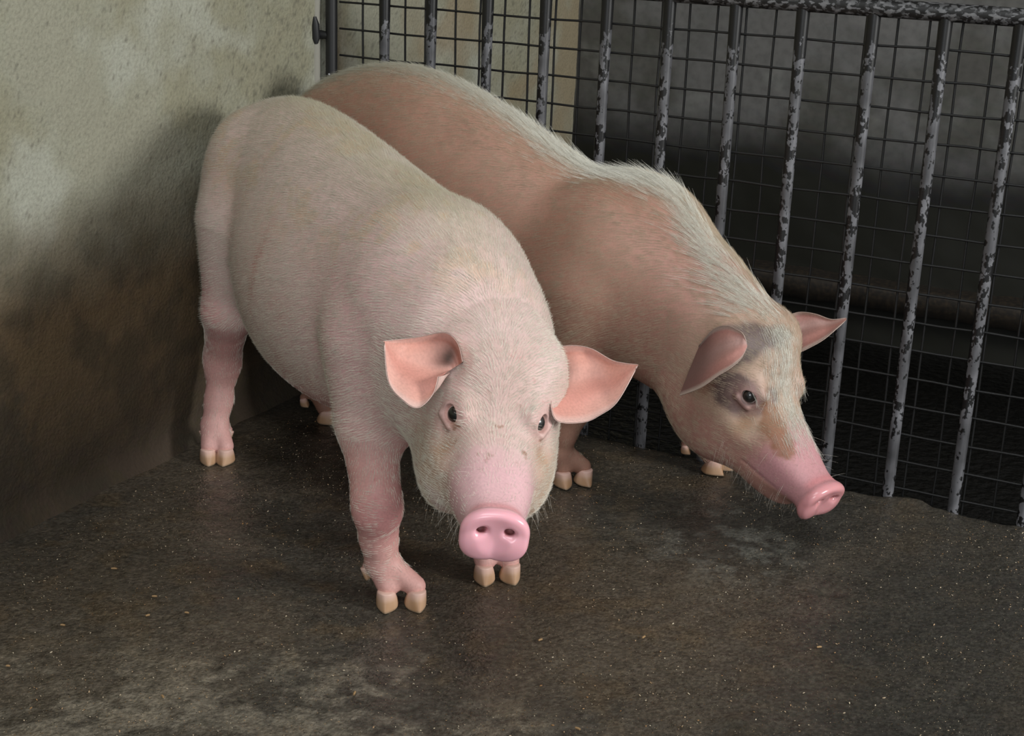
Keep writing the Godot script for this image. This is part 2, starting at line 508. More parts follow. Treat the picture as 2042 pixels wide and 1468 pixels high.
# ------------------------------------------------------------------ implicit bodies
class Field:
	var kind := PackedInt32Array()      # 0 round cone, 1 ellipsoid, 2 tube
	var op := PackedInt32Array()        # 0 add, 1 carve
	var ks := PackedFloat32Array()
	var a := PackedVector3Array()
	var b := PackedVector3Array()
	var ra := PackedFloat32Array()
	var rb := PackedFloat32Array()
	var inv: Array[Transform3D] = []
	var tubes: Array = []
	var tube_of := PackedInt32Array()
	var all := PackedInt32Array()

	func _add(k_: int, op_: int, s: float) -> int:
		kind.append(k_); op.append(op_); ks.append(s)
		a.append(Vector3.ZERO); b.append(Vector3.ZERO); ra.append(0); rb.append(0); inv.append(Transform3D()); tube_of.append(-1)
		all.append(kind.size() - 1)
		return kind.size() - 1

	func cone(p: Vector3, q: Vector3, r1: float, r2: float, s: float, carve := false) -> void:
		var i := _add(0, 1 if carve else 0, s)
		a[i] = p; b[i] = q - p; ra[i] = r1; rb[i] = r2

	# frame: a transform whose origin is the centre and whose axes carry the radii r
	func ell(frame: Transform3D, r: Vector3, s: float, carve := false) -> void:
		var i := _add(1, 1 if carve else 0, s)
		inv[i] = frame.affine_inverse(); a[i] = r

	# stations: [x, top, bottom, half width, exponent] along the frame's x axis
	func tube(frame: Transform3D, st: Array, s: float, flat_front := 0.0) -> void:
		var i := _add(2, 0, s)
		inv[i] = frame.affine_inverse()
		ra[i] = frame.basis.x.length()
		rb[i] = flat_front
		var x0: float = st[0][0]; var x1: float = st[st.size() - 1][0]
		var tab := [PackedFloat32Array(), PackedFloat32Array(), PackedFloat32Array(), PackedFloat32Array()]
		var n := 128
		for k in n + 1:
			var x := lerpf(x0, x1, k / float(n))
			var j := 0
			while j < st.size() - 2 and st[j + 1][0] < x: j += 1
			var t: float = (x - st[j][0]) / (st[j + 1][0] - st[j][0])
			for c in 4:
				var p0: float = st[maxi(j - 1, 0)][c + 1]; var p1: float = st[j][c + 1]; var p2: float = st[j + 1][c + 1]; var p3: float = st[mini(j + 2, st.size() - 1)][c + 1]
				var xa: float = st[maxi(j - 1, 0)][0]; var xb: float = st[j][0]; var xc: float = st[j + 1][0]; var xd: float = st[mini(j + 2, st.size() - 1)][0]
				var m1 := (p2 - p0) / (xc - xa) * (xc - xb) if xc > xa else 0.0
				var m2 := (p3 - p1) / (xd - xb) * (xc - xb) if xd > xb else 0.0
				var t2 := t * t; var t3 := t2 * t
				tab[c].append((2 * t3 - 3 * t2 + 1) * p1 + (t3 - 2 * t2 + t) * m1 + (-2 * t3 + 3 * t2) * p2 + (t3 - t2) * m2)
		tube_of[i] = tubes.size()
		tubes.append([x0, x1, tab[0], tab[1], tab[2], tab[3]])

	func prim(i: int, p: Vector3) -> float:
		var t := kind[i]
		if t == 0:
			var pa := p - a[i]
			var ba := b[i]
			var h := clampf(pa.dot(ba) / ba.length_squared(), 0.0, 1.0)
			return (pa - ba * h).length() - lerpf(ra[i], rb[i], h)
		if t == 1:
			var q: Vector3 = inv[i] * p
			var r := a[i]
			var u := q / r
			var k0 := u.length()
			var k1 := (u / r).length()
			return k0 * (k0 - 1.0) / maxf(k1, 1e-5) if k0 > 1e-4 else -minf(r.x, minf(r.y, r.z))
		var q: Vector3 = inv[i] * p
		var tb: Array = tubes[tube_of[i]]
		var x0: float = tb[0]; var x1: float = tb[1]
		var x := clampf(q.x, x0, x1)
		var f := (x - x0) / (x1 - x0) * 128.0
		var j := mini(int(f), 127)
		f -= j
		var T: PackedFloat32Array = tb[2]; var Bo: PackedFloat32Array = tb[3]; var W: PackedFloat32Array = tb[4]; var N: PackedFloat32Array = tb[5]
		var top := lerpf(T[j], T[j + 1], f); var bot := lerpf(Bo[j], Bo[j + 1], f); var w := lerpf(W[j], W[j + 1], f); var n := lerpf(N[j], N[j + 1], f)
		var cy := 0.52 * top + 0.48 * bot
		var dy := q.y - cy
		var ry := maxf(top - cy if dy > 0.0 else cy - bot, 0.002)
		w = maxf(w, 0.002)
		var rr := pow(pow(absf(dy) / ry, n) + pow(absf(q.z) / w, n), 1.0 / n)
		var l := sqrt(dy * dy + q.z * q.z)
		var d := l - l / rr if rr > 1e-3 else -minf(ry, w)
		if rb[i] > 0.0:
			# rounded flat front at x1
			var e := q.x - x1
			var kk := rb[i]
			var hh := maxf(kk - absf(d - e), 0.0) / kk
			d = maxf(d, e) + hh * hh * kk * 0.25
			if q.x < x0: d = sqrt(maxf(d, 0.0) * maxf(d, 0.0) + (x0 - q.x) * (x0 - q.x))
		else:
			var dx := absf(q.x - x)
			if dx > 0.0: d = sqrt(maxf(d, 0.0) * maxf(d, 0.0) + dx * dx)
		return d * ra[i]

	func ev(p: Vector3, list: PackedInt32Array) -> float:
		var d := 10.0
		for i in list:
			var e := prim(i, p)
			var k := ks[i]
			if op[i] == 0:
				var h := maxf(k - absf(d - e), 0.0) / k
				d = minf(d, e) - h * h * k * 0.25
			else:
				e = -e
				var h := maxf(k - absf(d - e), 0.0) / k
				d = maxf(d, e) + h * h * k * 0.25
		return d

	func local_list(p: Vector3, reach: float) -> PackedInt32Array:
		var best := 10.0
		var ds := PackedFloat32Array()
		for i in all:
			var e := prim(i, p)
			ds.append(e)
			if op[i] == 0: best = minf(best, e)
		var out := PackedInt32Array()
		for i in all:
			if op[i] == 0:
				if ds[i] < best + 2.6 * reach + ks[i]: out.append(i)
			elif ds[i] < 1.5 * reach + ks[i]: out.append(i)
		return out

	var lists := {}
	var lo: Vector3
	var bs: float

	func key(p: Vector3) -> Vector3i:
		return Vector3i(((p - lo) / bs).floor())

	func list_at(p: Vector3) -> PackedInt32Array:
		var k := key(p)
		if not lists.has(k):
			lists[k] = local_list(lo + (Vector3(k) + Vector3.ONE * 0.5) * bs, bs * 0.87)
		return lists[k]

	# moves p onto the surface; returns the outward normal in nrm[0]
	func snap(p: Vector3, nrm: Array, steps: int = 2) -> Vector3:
		var e := 0.0008
		for s in steps:
			var l := list_at(p)
			var f1 := ev(p + Vector3(e, -e, -e), l); var f2 := ev(p + Vector3(-e, -e, e), l); var f3 := ev(p + Vector3(-e, e, -e), l); var f4 := ev(p + Vector3(e, e, e), l)
			var g := Vector3(f1 - f2 - f3 + f4, -f1 - f2 + f3 + f4, -f1 + f2 - f3 + f4) / (4.0 * e)
			var gl := maxf(g.length(), 0.2)
			nrm[0] = g / gl if gl > 0.2 else g.normalized()
			p -= g / (gl * gl) * clampf((f1 + f2 + f3 + f4) * 0.25, -0.006, 0.006)
		return p

	# surface nets; returns [vertices, normals, indices]
	func mesh(lo_: Vector3, hi: Vector3, cell: float) -> Array:
		lo = lo_
		bs = cell * 4.0
		var nb := Vector3i(((hi - lo) / bs).ceil())
		var n := nb * 4 + Vector3i.ONE
		var sy := n.x
		var sz := n.x * n.y
		var val := PackedFloat32Array()
		val.resize(n.x * n.y * n.z)
		val.fill(1.0)
		var active: Array[Vector3i] = []
		var sup := 4
		for bz in range(0, nb.z, sup):
			for by in range(0, nb.y, sup):
				for bx in range(0, nb.x, sup):
					var c := lo + (Vector3(bx, by, bz) + Vector3.ONE * sup * 0.5) * bs
					var f := ev(c, all)
					if f > bs * sup * 0.87 * 1.5 + 0.02: continue
					for z in range(bz, mini(bz + sup, nb.z)):
						for y in range(by, mini(by + sup, nb.y)):
							for x in range(bx, mini(bx + sup, nb.x)):
								var k := Vector3i(x, y, z)
								var cc := lo + (Vector3(k) + Vector3.ONE * 0.5) * bs
								var l := local_list(cc, bs * 0.87)
								var g := ev(cc, l)
								if absf(g) < bs * 0.87 * 1.5 + cell:
									active.append(k)
									lists[k] = l
								elif g < 0.0:
									for w in 4:
										for v in 4:
											var o := (z * 4 + w) * sz + (y * 4 + v) * sy + x * 4
											val[o] = -1.0; val[o + 1] = -1.0; val[o + 2] = -1.0; val[o + 3] = -1.0
		for k in active:
			var l: PackedInt32Array = lists[k]
			for w in 4:
				for v in 4:
					var o := (k.z * 4 + w) * sz + (k.y * 4 + v) * sy + k.x * 4
					for u in 4:
						val[o + u] = ev(lo + Vector3(k.x * 4 + u, k.y * 4 + v, k.z * 4 + w) * cell, l)
		var verts := PackedVector3Array()
		var norms := PackedVector3Array()
		var at := {}
		var nrm := [Vector3.UP]
		for k in active:
			for w in 4:
				for v in 4:
					for u in 4:
						var x := k.x * 4 + u; var y := k.y * 4 + v; var z := k.z * 4 + w
						if x >= n.x - 1 or y >= n.y - 1 or z >= n.z - 1: continue
						var o := z * sz + y * sy + x
						var s := 0
						for q in 8:
							if val[o + (q & 1) + ((q >> 1) & 1) * sy + (q >> 2) * sz] < 0.0: s += 1
						if s == 0 or s == 8: continue
						var sum := Vector3.ZERO
						var cnt := 0
						for e in [[0, 1], [2, 3], [4, 5], [6, 7], [0, 2], [1, 3], [4, 6], [5, 7], [0, 4], [1, 5], [2, 6], [3, 7]]:
							var q0: int = e[0]; var q1: int = e[1]
							var f0 := val[o + (q0 & 1) + ((q0 >> 1) & 1) * sy + (q0 >> 2) * sz]
							var f1 := val[o + (q1 & 1) + ((q1 >> 1) & 1) * sy + (q1 >> 2) * sz]
							if (f0 < 0.0) != (f1 < 0.0):
								var t := f0 / (f0 - f1)
								sum += Vector3(q0 & 1, (q0 >> 1) & 1, q0 >> 2).lerp(Vector3(q1 & 1, (q1 >> 1) & 1, q1 >> 2), t)
								cnt += 1
						at[o] = verts.size()
						var p := lo + (Vector3(x, y, z) + sum / cnt) * cell
						p = snap(p, nrm, 1)
						verts.append(p)
						norms.append(nrm[0])
		var idx := PackedInt32Array()
		for o: int in at:
			var me: int = at[o]
			var f0 := val[o] < 0.0
			for ax in 3:
				var st: int = [1, sy, sz][ax]
				var s1: int = [sy, sz, 1][ax]
				var s2: int = [sz, 1, sy][ax]
				if (val[o + st] < 0.0) == f0: continue
				if not (at.has(o - s1) and at.has(o - s2) and at.has(o - s1 - s2)): continue
				var i1: int = at[o - s1]; var i2: int = at[o - s2]; var i3: int = at[o - s1 - s2]
				if f0: idx.append_array([me, i3, i1, me, i2, i3])
				else: idx.append_array([me, i1, i3, me, i3, i2])
		return [verts, norms, idx]

	# splits the edges inside the balls [centre, radius]
	func refine(m: Array, balls: Array) -> void:
		var verts: PackedVector3Array = m[0]; var norms: PackedVector3Array = m[1]; var idx: PackedInt32Array = m[2]
		var inside := PackedByteArray()
		inside.resize(verts.size())
		for i in verts.size():
			for bl in balls:
				if verts[i].distance_squared_to(bl[0]) < bl[1] * bl[1]: inside[i] = 1
		var mid := {}
		var out := PackedInt32Array()
		var nrm := [Vector3.UP]
		for t in range(0, idx.size(), 3):
			var c := [idx[t], idx[t + 1], idx[t + 2]]
			var e := [-1, -1, -1]
			var cnt := 0
			for k in 3:
				var i: int = c[k]; var j: int = c[(k + 1) % 3]
				if inside[i] and inside[j]:
					var key2 := mini(i, j) * 4194304 + maxi(i, j)
					if not mid.has(key2):
						mid[key2] = verts.size()
						var p := snap((verts[i] + verts[j]) * 0.5, nrm, 2)
						verts.append(p); norms.append(nrm[0])
					e[k] = mid[key2]
					cnt += 1
			if cnt == 0: out.append_array(c)
			elif cnt == 3: out.append_array([c[0], e[0], e[2], e[0], c[1], e[1], e[2], e[1], c[2], e[0], e[1], e[2]])
			else:
				for k in 3:
					if cnt == 1 and e[k] >= 0: out.append_array([c[k], e[k], c[(k + 2) % 3], e[k], c[(k + 1) % 3], c[(k + 2) % 3]])
					elif cnt == 2 and e[k] < 0: out.append_array([c[k], e[(k + 1) % 3], e[(k + 2) % 3], c[k], c[(k + 1) % 3], e[(k + 1) % 3], e[(k + 1) % 3], c[(k + 2) % 3], e[(k + 2) % 3]])
		m[0] = verts; m[1] = norms; m[2] = out

# ------------------------------------------------------------------ pigs
func frame(o: Vector3, az: float, el: float, ro: float, k: float = 1.0) -> Transform3D:
	var fx := V(cos(el) * cos(az), sin(el), cos(el) * sin(az))
	var rt := fx.cross(Vector3.UP).normalized()
	var up := rt.cross(fx)
	var r2 := rt * cos(ro) - up * sin(ro)
	var u2 := rt * sin(ro) + up * cos(ro)
	return Transform3D(Basis(fx * k, u2 * k, r2 * k), o)

func at_frame(o: Vector3) -> Transform3D:
	return Transform3D(Basis(), o)

const EYE := Vector3(-0.172, 0.058, 0.056)
var eyes := {}          # pig name -> the two eye centres in head axes

# returns the eye centres, right then left, in head axes
func add_head(F: Field, H: Transform3D, open := 0.0104) -> Array:
	F.tube(H, [
		[-0.33, 0.085, -0.05, 0.06, 2.2], [-0.30, 0.118, -0.07, 0.072, 2.2], [-0.265, 0.128, -0.086, 0.077, 2.3], [-0.23, 0.114, -0.09, 0.076, 2.4],
		[-0.20, 0.094, -0.086, 0.072, 2.4], [-0.17, 0.073, -0.08, 0.066, 2.4], [-0.14, 0.057, -0.071, 0.059, 2.4], [-0.11, 0.046, -0.061, 0.053, 2.4],
		[-0.08, 0.038, -0.051, 0.047, 2.4], [-0.05, 0.031, -0.041, 0.040, 2.4], [-0.032, 0.029, -0.0345, 0.0365, 2.3], [-0.018, 0.030, -0.032, 0.037, 2.3],
		[-0.008, 0.0335, -0.0335, 0.041, 2.3], [0.004, 0.0335, -0.034, 0.041, 2.3]], 0.03, 0.009)
	for s: float in [-1.0, 1.0]:
		# jowl, cheek bone, brow
		F.ell(H * at_frame(V(-0.225, -0.04, 0.046 * s)), V(0.08, 0.062, 0.042), 0.035)
		F.ell(H * at_frame(V(-0.19, 0.012, 0.052 * s)), V(0.05, 0.035, 0.02), 0.025)
		F.ell(H * at_frame(V(-0.186, 0.067, 0.043 * s)), V(0.03, 0.014, 0.011), 0.02)
		# cheek hollow in front of the eye
		F.ell(H * at_frame(V(-0.125, 0.04, 0.072 * s)), V(0.04, 0.018, 0.012), 0.03, true)
		# ear root
		F.ell(H * at_frame(V(-0.255, 0.096, 0.06 * s)), V(0.026, 0.024, 0.018), 0.03)
	var found := []
	for s: float in [1.0, -1.0]:
		# the eye sits on the surface: lids round it, then the opening between them
		var ax := eye_frame(s, Vector3.ZERO).basis
		var p := V(EYE.x, EYE.y, EYE.z * s) + ax.x * 0.03
		for k in 120:
			if F.ev(H * p, F.all) < 0.0: break
			p -= ax.x * 0.0005
		found.append(p)
	for k in 2:
		var s := 1.0 - 2.0 * k
		var ef: Transform3D = H * eye_frame(s, found[k])
		F.ell(ef * at_frame(V(-0.009, 0, 0)), V(0.0135, 0.018, 0.021), 0.009)
		F.cone(ef * V(0.002, 0.0125, -0.013), ef * V(0.003, 0.0125, 0.010), 0.003, 0.003, 0.006)
		F.ell(ef * at_frame(V(0.007, -0.0008, 0.0)), V(0.0165, open, 0.0134), 0.002, true)
		# mouth line
		F.cone(H * V(-0.026, -0.0225, 0.038 * s), H * V(-0.118, -0.03, 0.0555 * s), 0.0032, 0.002, 0.006, true)
		# nostrils
		F.ell(H * Transform3D(Basis(V(1, 0, 0.0), -0.5 * s), V(0.002, 0.005, 0.0175 * s)), V(0.017, 0.0092, 0.0066), 0.005, true)
		# full lower lobes of the disc
		F.ell(H * at_frame(V(-0.001, -0.013, 0.02 * s)), V(0.009, 0.017, 0.018), 0.008)
	# a small notch below, a shallow dish between the nostrils and folds behind the disc
	F.ell(H * at_frame(V(0.006, -0.036, 0)), V(0.008, 0.004, 0.0025), 0.005, true)
	F.ell(H * at_frame(V(0.012, 0.004, 0)), V(0.008, 0.02, 0.014), 0.01, true)
	for k in 3:
		F.cone(H * V(-0.020 - 0.008 * k, 0.0335 + 0.0006 * k, -0.026), H * V(-0.020 - 0.008 * k, 0.0335 + 0.0006 * k, 0.026), 0.0026, 0.0026, 0.005, true)
	return found

func eye_frame(s: float, at: Vector3) -> Transform3D:
	var out := V(0.55, 0.26, 0.79 * s).normalized()
	var fwd := (V(1, -0.12, 0) - out * V(1, -0.12, 0).dot(out)).normalized()
	return Transform3D(Basis(out, fwd.cross(out) * s, fwd), at)

# a leg: [x, y, z, r] joints from the body down; then toes
func add_leg(F: Field, j: Array, foot: Vector3, turn: float, spread: float, s: float) -> void:
	for i in j.size() - 1:
		var p: Array = j[i]; var q: Array = j[i + 1]
		F.cone(V(p[0], p[1], p[2]), V(q[0], q[1], q[2]), p[3], q[3], 0.045 if i == 0 else 0.018)
	var e: Array = j[j.size() - 1]
	var fetlock := V(e[0], e[1], e[2])
	var d := V(cos(turn), 0, sin(turn)); var r := V(-sin(turn), 0, cos(turn))
	for t: float in [-1.0, 1.0]:
		F.cone(fetlock + r * 0.005 * t + V(0, -0.005, 0), foot + r * (0.0125 + spread) * t - d * 0.025 + V(0, 0.029, 0), 0.019, 0.0155, 0.01)
		# dewclaws stand out behind
		F.cone(fetlock - d * 0.008 + r * 0.01 * t, fetlock - d * 0.022 + r * 0.021 * t + V(0, -0.02, 0), 0.011, 0.0075, 0.008)

func hoof_mesh(L: float, W: float, H: float, side: float) -> ArrayMesh:
	var v := PackedVector3Array(); var c := PackedColorArray(); var idx := PackedInt32Array()
	var seg := 22
	var rings := [[0.0, 0.66], [0.1, 0.82], [0.3, 0.9], [0.5, 0.96], [0.7, 1.0], [0.86, 1.01], [0.96, 0.97], [1.0, 0.86]]
	for rg in rings:
		var t: float = rg[0]
		for k in seg:
			var a := TAU * k / seg
			var ca := cos(a); var sa := sin(a)
			var front := maxf(ca, 0.0)
			var x: float = (ca * lerpf(0.33, 0.55, t) + lerpf(-0.44, -0.5, t)) * L * (1.0 if ca > 0 else 0.85) * rg[1]
			x += L * 0.04 * t
			var z: float = sa * W * 0.52 * rg[1] * (1.0 - 0.55 * t * pow(front, 2.2)) + side * 0.16 * W * front * t
			v.append(V(x, H * (1.0 - t) + 0.0008, z))
			var q := lin(218, 180, 166).lerp(lin(196, 160, 128), sstep(0.05, 0.6, t))
			q = q.lerp(lin(160, 118, 80), 0.6 * sstep(0.2, 0.6, t) * sstep(0.3, 1.0, absf(sin(a * 1.5 + side))))
			c.append(q.lerp(lin(120, 106, 88), sstep(0.85, 1.0, t)))
	var nr := rings.size()
	for i in nr - 1:
		for k in seg:
			var a := i * seg + k; var b := i * seg + (k + 1) % seg
			idx.append_array([a, a + seg, b, b, a + seg, b + seg])
	for e in 2:
		var ci := v.size()
		var base := 0 if e == 0 else (nr - 1) * seg
		var m := Vector3.ZERO
		for k in seg: m += v[base + k]
		v.append(m / seg); c.append(c[base])
		for k in seg:
			if e == 0: idx.append_array([ci, base + k, base + (k + 1) % seg])
			else: idx.append_array([ci, base + (k + 1) % seg, base + k])
	var n := smooth_normals(v, idx)
	return array_mesh(v, n, c, idx)

func add_hooves(root: Node3D, m: Material, foot: Vector3, turn: float, spread: float, fetlock: Vector3) -> void:
	var r := V(-sin(turn), 0, cos(turn)); var d := V(cos(turn), 0, sin(turn))
	for t: float in [-1.0, 1.0]:
		var h := put("hoof", hoof_mesh(0.05, 0.0315, 0.027, -t), m, root)
		h.transform = Transform3D(Basis(Vector3.UP, -turn - (0.08 + spread * 40.0) * t), foot + r * (0.0155 + spread * 1.8) * t)
		var c := put("dewclaw", hoof_mesh(0.024, 0.016, 0.018, -t), m, root)
		c.transform = Transform3D(Basis(Vector3.UP, -turn - 0.5 * t).rotated(d, 0.35 * t), fetlock - d * 0.012 + r * 0.0225 * t + V(0, -0.0385, 0))

func eyeball(root: Node3D, H: Transform3D, s: float, at: Vector3, gaze: Vector3, m: Material) -> void:
	var k := H.basis.x.length()
	var f := H * eye_frame(s, at)
	var up := V(0, 1, 0)
	var zx := gaze.normalized()
	var sx := up.cross(zx).normalized()
	var v := PackedVector3Array(); var n := PackedVector3Array(); var c := PackedColorArray(); var idx := PackedInt32Array()
	var R := 0.0138 * k
	for i in 29:
		for j in 33:
			var th := PI * i / 28.0; var ph := TAU * j / 32.0
			var d := zx * cos(th) + (sx * cos(ph) + zx.cross(sx) * sin(ph)) * sin(th)
			v.append(d * R * (1.0 + 0.04 * sstep(0.75, 0.0, th))); n.append(d)
			var col := lin(225, 215, 208)
			if th < 0.8: col = lin(30, 22, 18)
			if th < 0.5: col = lin(9, 9, 10)
			if th > 1.1: col = lin(226, 188, 180)
			c.append(col)
	for i in 28:
		for j in 32:
			var a := i * 33 + j
			idx.append_array([a, a + 1, a + 33, a + 33, a + 1, a + 34])
	var e := put("eye", array_mesh(v, n, c, idx), m, root)
	e.position = f * V(-0.0106, 0, 0)

# an ear: a cupped sheet with thickness between an upper and a lower edge, both running from root to tip
func ear_mesh(T: Array, B: Array, cup: Vector3, inside: Callable, thick := 0.0035) -> ArrayMesh:
	var ct := Curve3D.new(); var cb := Curve3D.new()
	for q in [[T, ct], [B, cb]]:
		var L: Array = q[0]
		for i in L.size():
			var tg: Vector3 = (L[mini(i + 1, L.size() - 1)] - L[maxi(i - 1, 0)]) / 6.0
			q[1].add_point(L[i], -tg, tg)
	var nu := 30; var nv := 22
	var front := PackedVector3Array()
	for i in nu:
		var u := i / (nu - 1.0)
		for j in nv:
			var w := j / (nv - 1.0)
			var p: Vector3 = ct.samplef(u * (T.size() - 1)).lerp(cb.samplef(u * (B.size() - 1)), w)
			var deep := pow(sin(PI * pow(w, 0.7)), 0.8) * (1.0 - 0.75 * u) * sstep(1.02, 0.7, u)
			# two ridges inside the shell
			deep += 0.1 * sin(w * 15.0 + 2.0 * u) * sin(PI * w) * sstep(0.9, 0.4, u)
			p += cup * deep
			front.append(p)
	var idx0 := PackedInt32Array()
	for i in nu - 1:
		for j in nv - 1:
			var a := i * nv + j
			idx0.append_array([a, a + 1, a + nv, a + nv, a + 1, a + nv + 1])
	var nrm := smooth_normals(front, idx0)
	var flip := 1.0 if nrm[nu / 2 * nv + nv / 2].dot(cup) < 0.0 else -1.0
	var v := PackedVector3Array(); var c := PackedColorArray(); var idx := PackedInt32Array()
	for side in 2:
		for i in nu:
			for j in nv:
				var k := i * nv + j
				var w := j / (nv - 1.0); var u := i / (nu - 1.0)
				var rim := minf(minf(w, 1.0 - w) * 2.0, (1.0 - u) * 1.5)
				var th := thick * (0.35 + 0.65 * sstep(0.0, 0.35, rim))
				v.append(front[k] - nrm[k] * flip * th * side)
				c.append(inside.call(u, w, side))
	var N := nu * nv
	for i in nu - 1:
		for j in nv - 1:
			var a := i * nv + j
			if flip > 0.0: idx.append_array([a, a + 1, a + nv, a + nv, a + 1, a + nv + 1, N + a, N + a + nv, N + a + 1, N + a + nv, N + a + nv + 1, N + a + 1])
			else: idx.append_array([a, a + nv, a + 1, a + nv, a + nv + 1, a + 1, N + a, N + a + 1, N + a + nv, N + a + nv, N + a + 1, N + a + nv + 1])
	var ring := PackedInt32Array()
	for i in nu: ring.append(i * nv)
	for j in range(1, nv): ring.append((nu - 1) * nv + j)
	for i in range(nu - 2, -1, -1): ring.append(i * nv + nv - 1)
	for i in ring.size() - 1:
		var a := ring[i]; var b := ring[i + 1]
		if flip > 0.0: idx.append_array([a, a + N, b, b, a + N, b + N])
		else: idx.append_array([a, b, a + N, b, b + N, a + N])
	return array_mesh(v, smooth_normals(v, idx), c, idx)

# ---- hair
func tuft_mesh(count: int, spread: float, width: float, curl: float, seed_: int) -> ArrayMesh:
	var r := RandomNumberGenerator.new(); r.seed = seed_
	var v := PackedVector3Array(); var n := PackedVector3Array(); var idx := PackedInt32Array()
	for h in count:
		var o := V(r.randf_range(-spread, spread), r.randf_range(-0.5, 0.0), 0)
		if count == 1: o = Vector3.ZERO
		var len := r.randf_range(0.65, 1.0)
		var side := r.randf_range(-0.12, 0.12)
		var lift := r.randf_range(-0.15, 0.2)
		var rows := 3
		for i in rows + 1:
			var t := i / float(rows)
			# y is in hair lengths; x and z are metres
			var p := o + V(side * t * spread * 2.0, t * len, (lift * t - curl * t * t) * spread)
			var w := width * (1.0 - 0.75 * t)
			for k in 3:
				var a := TAU * k / 3.0
				v.append(p + V(cos(a) * w, 0, sin(a) * w)); n.append(V(cos(a), 0, sin(a)))
		var b0 := h * (rows + 1) * 3
		for i in rows:
			for k in 3:
				var a := b0 + i * 3 + k; var b := b0 + i * 3 + (k + 1) % 3
				idx.append_array([a, b, a + 3, b, b + 3, a + 3])
	return array_mesh(v, n, PackedColorArray(), idx)

# grows copies of a tuft on the triangles of m; look(p, n) returns [density per m2, length, lift, flow, colour]
func grow(called: String, root: Node3D, m: Array, tuft: Mesh, look: Callable, hm: Material, seed_: int) -> void:
	var r := RandomNumberGenerator.new(); r.seed = seed_
	var verts: PackedVector3Array = m[0]; var norms: PackedVector3Array = m[1]; var idx: PackedInt32Array = m[2]
	var buf := PackedFloat32Array()
	var count := 0
	for t in range(0, idx.size(), 3):
		var a := verts[idx[t]]; var b := verts[idx[t + 1]]; var c := verts[idx[t + 2]]
		var nn := norms[idx[t]]
		var area := (b - a).cross(c - a).length() * 0.5
		var q: Array = look.call((a + b + c) / 3.0, nn)
		var want: float = area * q[0]
		var k := int(want)
		if r.randf() < want - k: k += 1
		for i in k:
			var u := r.randf(); var w := r.randf()
			if u + w > 1.0:
				u = 1.0 - u; w = 1.0 - w
			var p := a + (b - a) * u + (c - a) * w
			var fl: Vector3 = q[3] + V(r.randf_range(-1, 1), r.randf_range(-1, 1), r.randf_range(-1, 1)) * 0.13
			var tg := fl - nn * fl.dot(nn)
			if tg.length() < 1e-4: continue
			tg = tg.normalized()
			var y: Vector3 = (tg + nn * (q[2] * r.randf_range(0.6, 1.5))).normalized()
			var x: Vector3 = y.cross(nn).normalized()
			var z: Vector3 = x.cross(y)
			var L: float = q[1] * r.randf_range(0.7, 1.25)
			y *= L
			var col: Color = q[4]
			var f := r.randf_range(0.85, 1.12)
			buf.append_array([x.x, y.x, z.x, p.x, x.y, y.y, z.y, p.y, x.z, y.z, z.z, p.z, col.r * f, col.g * f, col.b * f, 1.0])
			count += 1
	var mm := MultiMesh.new()
	mm.transform_format = MultiMesh.TRANSFORM_3D
	mm.use_colors = true
	mm.mesh = tuft
	mm.instance_count = count
	mm.buffer = buf
	var o := MultiMeshInstance3D.new()
	o.name = called
	o.multimesh = mm
	o.material_override = hm
	o.set_meta("kind", "stuff")
	root.add_child(o, true)

func gauss(p: Vector3, c: Vector3, r: float) -> float:
	return exp(-p.distance_squared_to(c) / (r * r))

func skin_material() -> StandardMaterial3D:
	var s := vmat(0.55)
	s.albedo_texture = noise_tex(0.06, 71, false, ramp([[0.0, grey(0.86)], [0.5, grey(0.95)], [1.0, grey(1.0)]]), 512)
	s.uv1_triplanar = true
	s.uv1_scale = Vector3.ONE * 7.0
	return s

func build_pigs() -> void:
	var skin := skin_material()
	var hornm := vmat(0.45)
	var eyem := vmat(0.06)
	eyem.clearcoat_enabled = true
	var hair := mat(Color.WHITE, 0.5)
	hair.vertex_color_use_as_albedo = true
	var wet := vmat(0.22)
	wet.subsurf_scatter_enabled = true
	wet.subsurf_scatter_strength = 0.15
	var a := front_pig(hornm)
	var b := back_pig(hornm)
	var thread := Thread.new()
	thread.start(func() -> Array: return sculpt(a.field, a.lo, a.hi, a.balls, a.fine, a.colour))
	var mb: Array = sculpt(b.field, b.lo, b.hi, b.balls, b.fine, b.colour)
	var ma: Array = thread.wait_to_finish()
	front_pig_skin(a, ma, skin, wet, eyem, hair)
	back_pig_skin(b, mb, skin, wet, eyem, hair)

# the heavy part, run for both pigs at once: body mesh, refined round face and eyes, with its colours
func sculpt(F: Field, lo: Vector3, hi: Vector3, balls: Array, fine: Array, colour: Callable) -> Array:
	var m := F.mesh(lo, hi, CELL)
	F.refine(m, balls)
	F.refine(m, fine)
	var cols := PackedColorArray()
	var verts: PackedVector3Array = m[0]; var norms: PackedVector3Array = m[1]
	for i in verts.size():
		cols.append(colour.call(verts[i], norms[i]))
	m.append(cols)
	return m

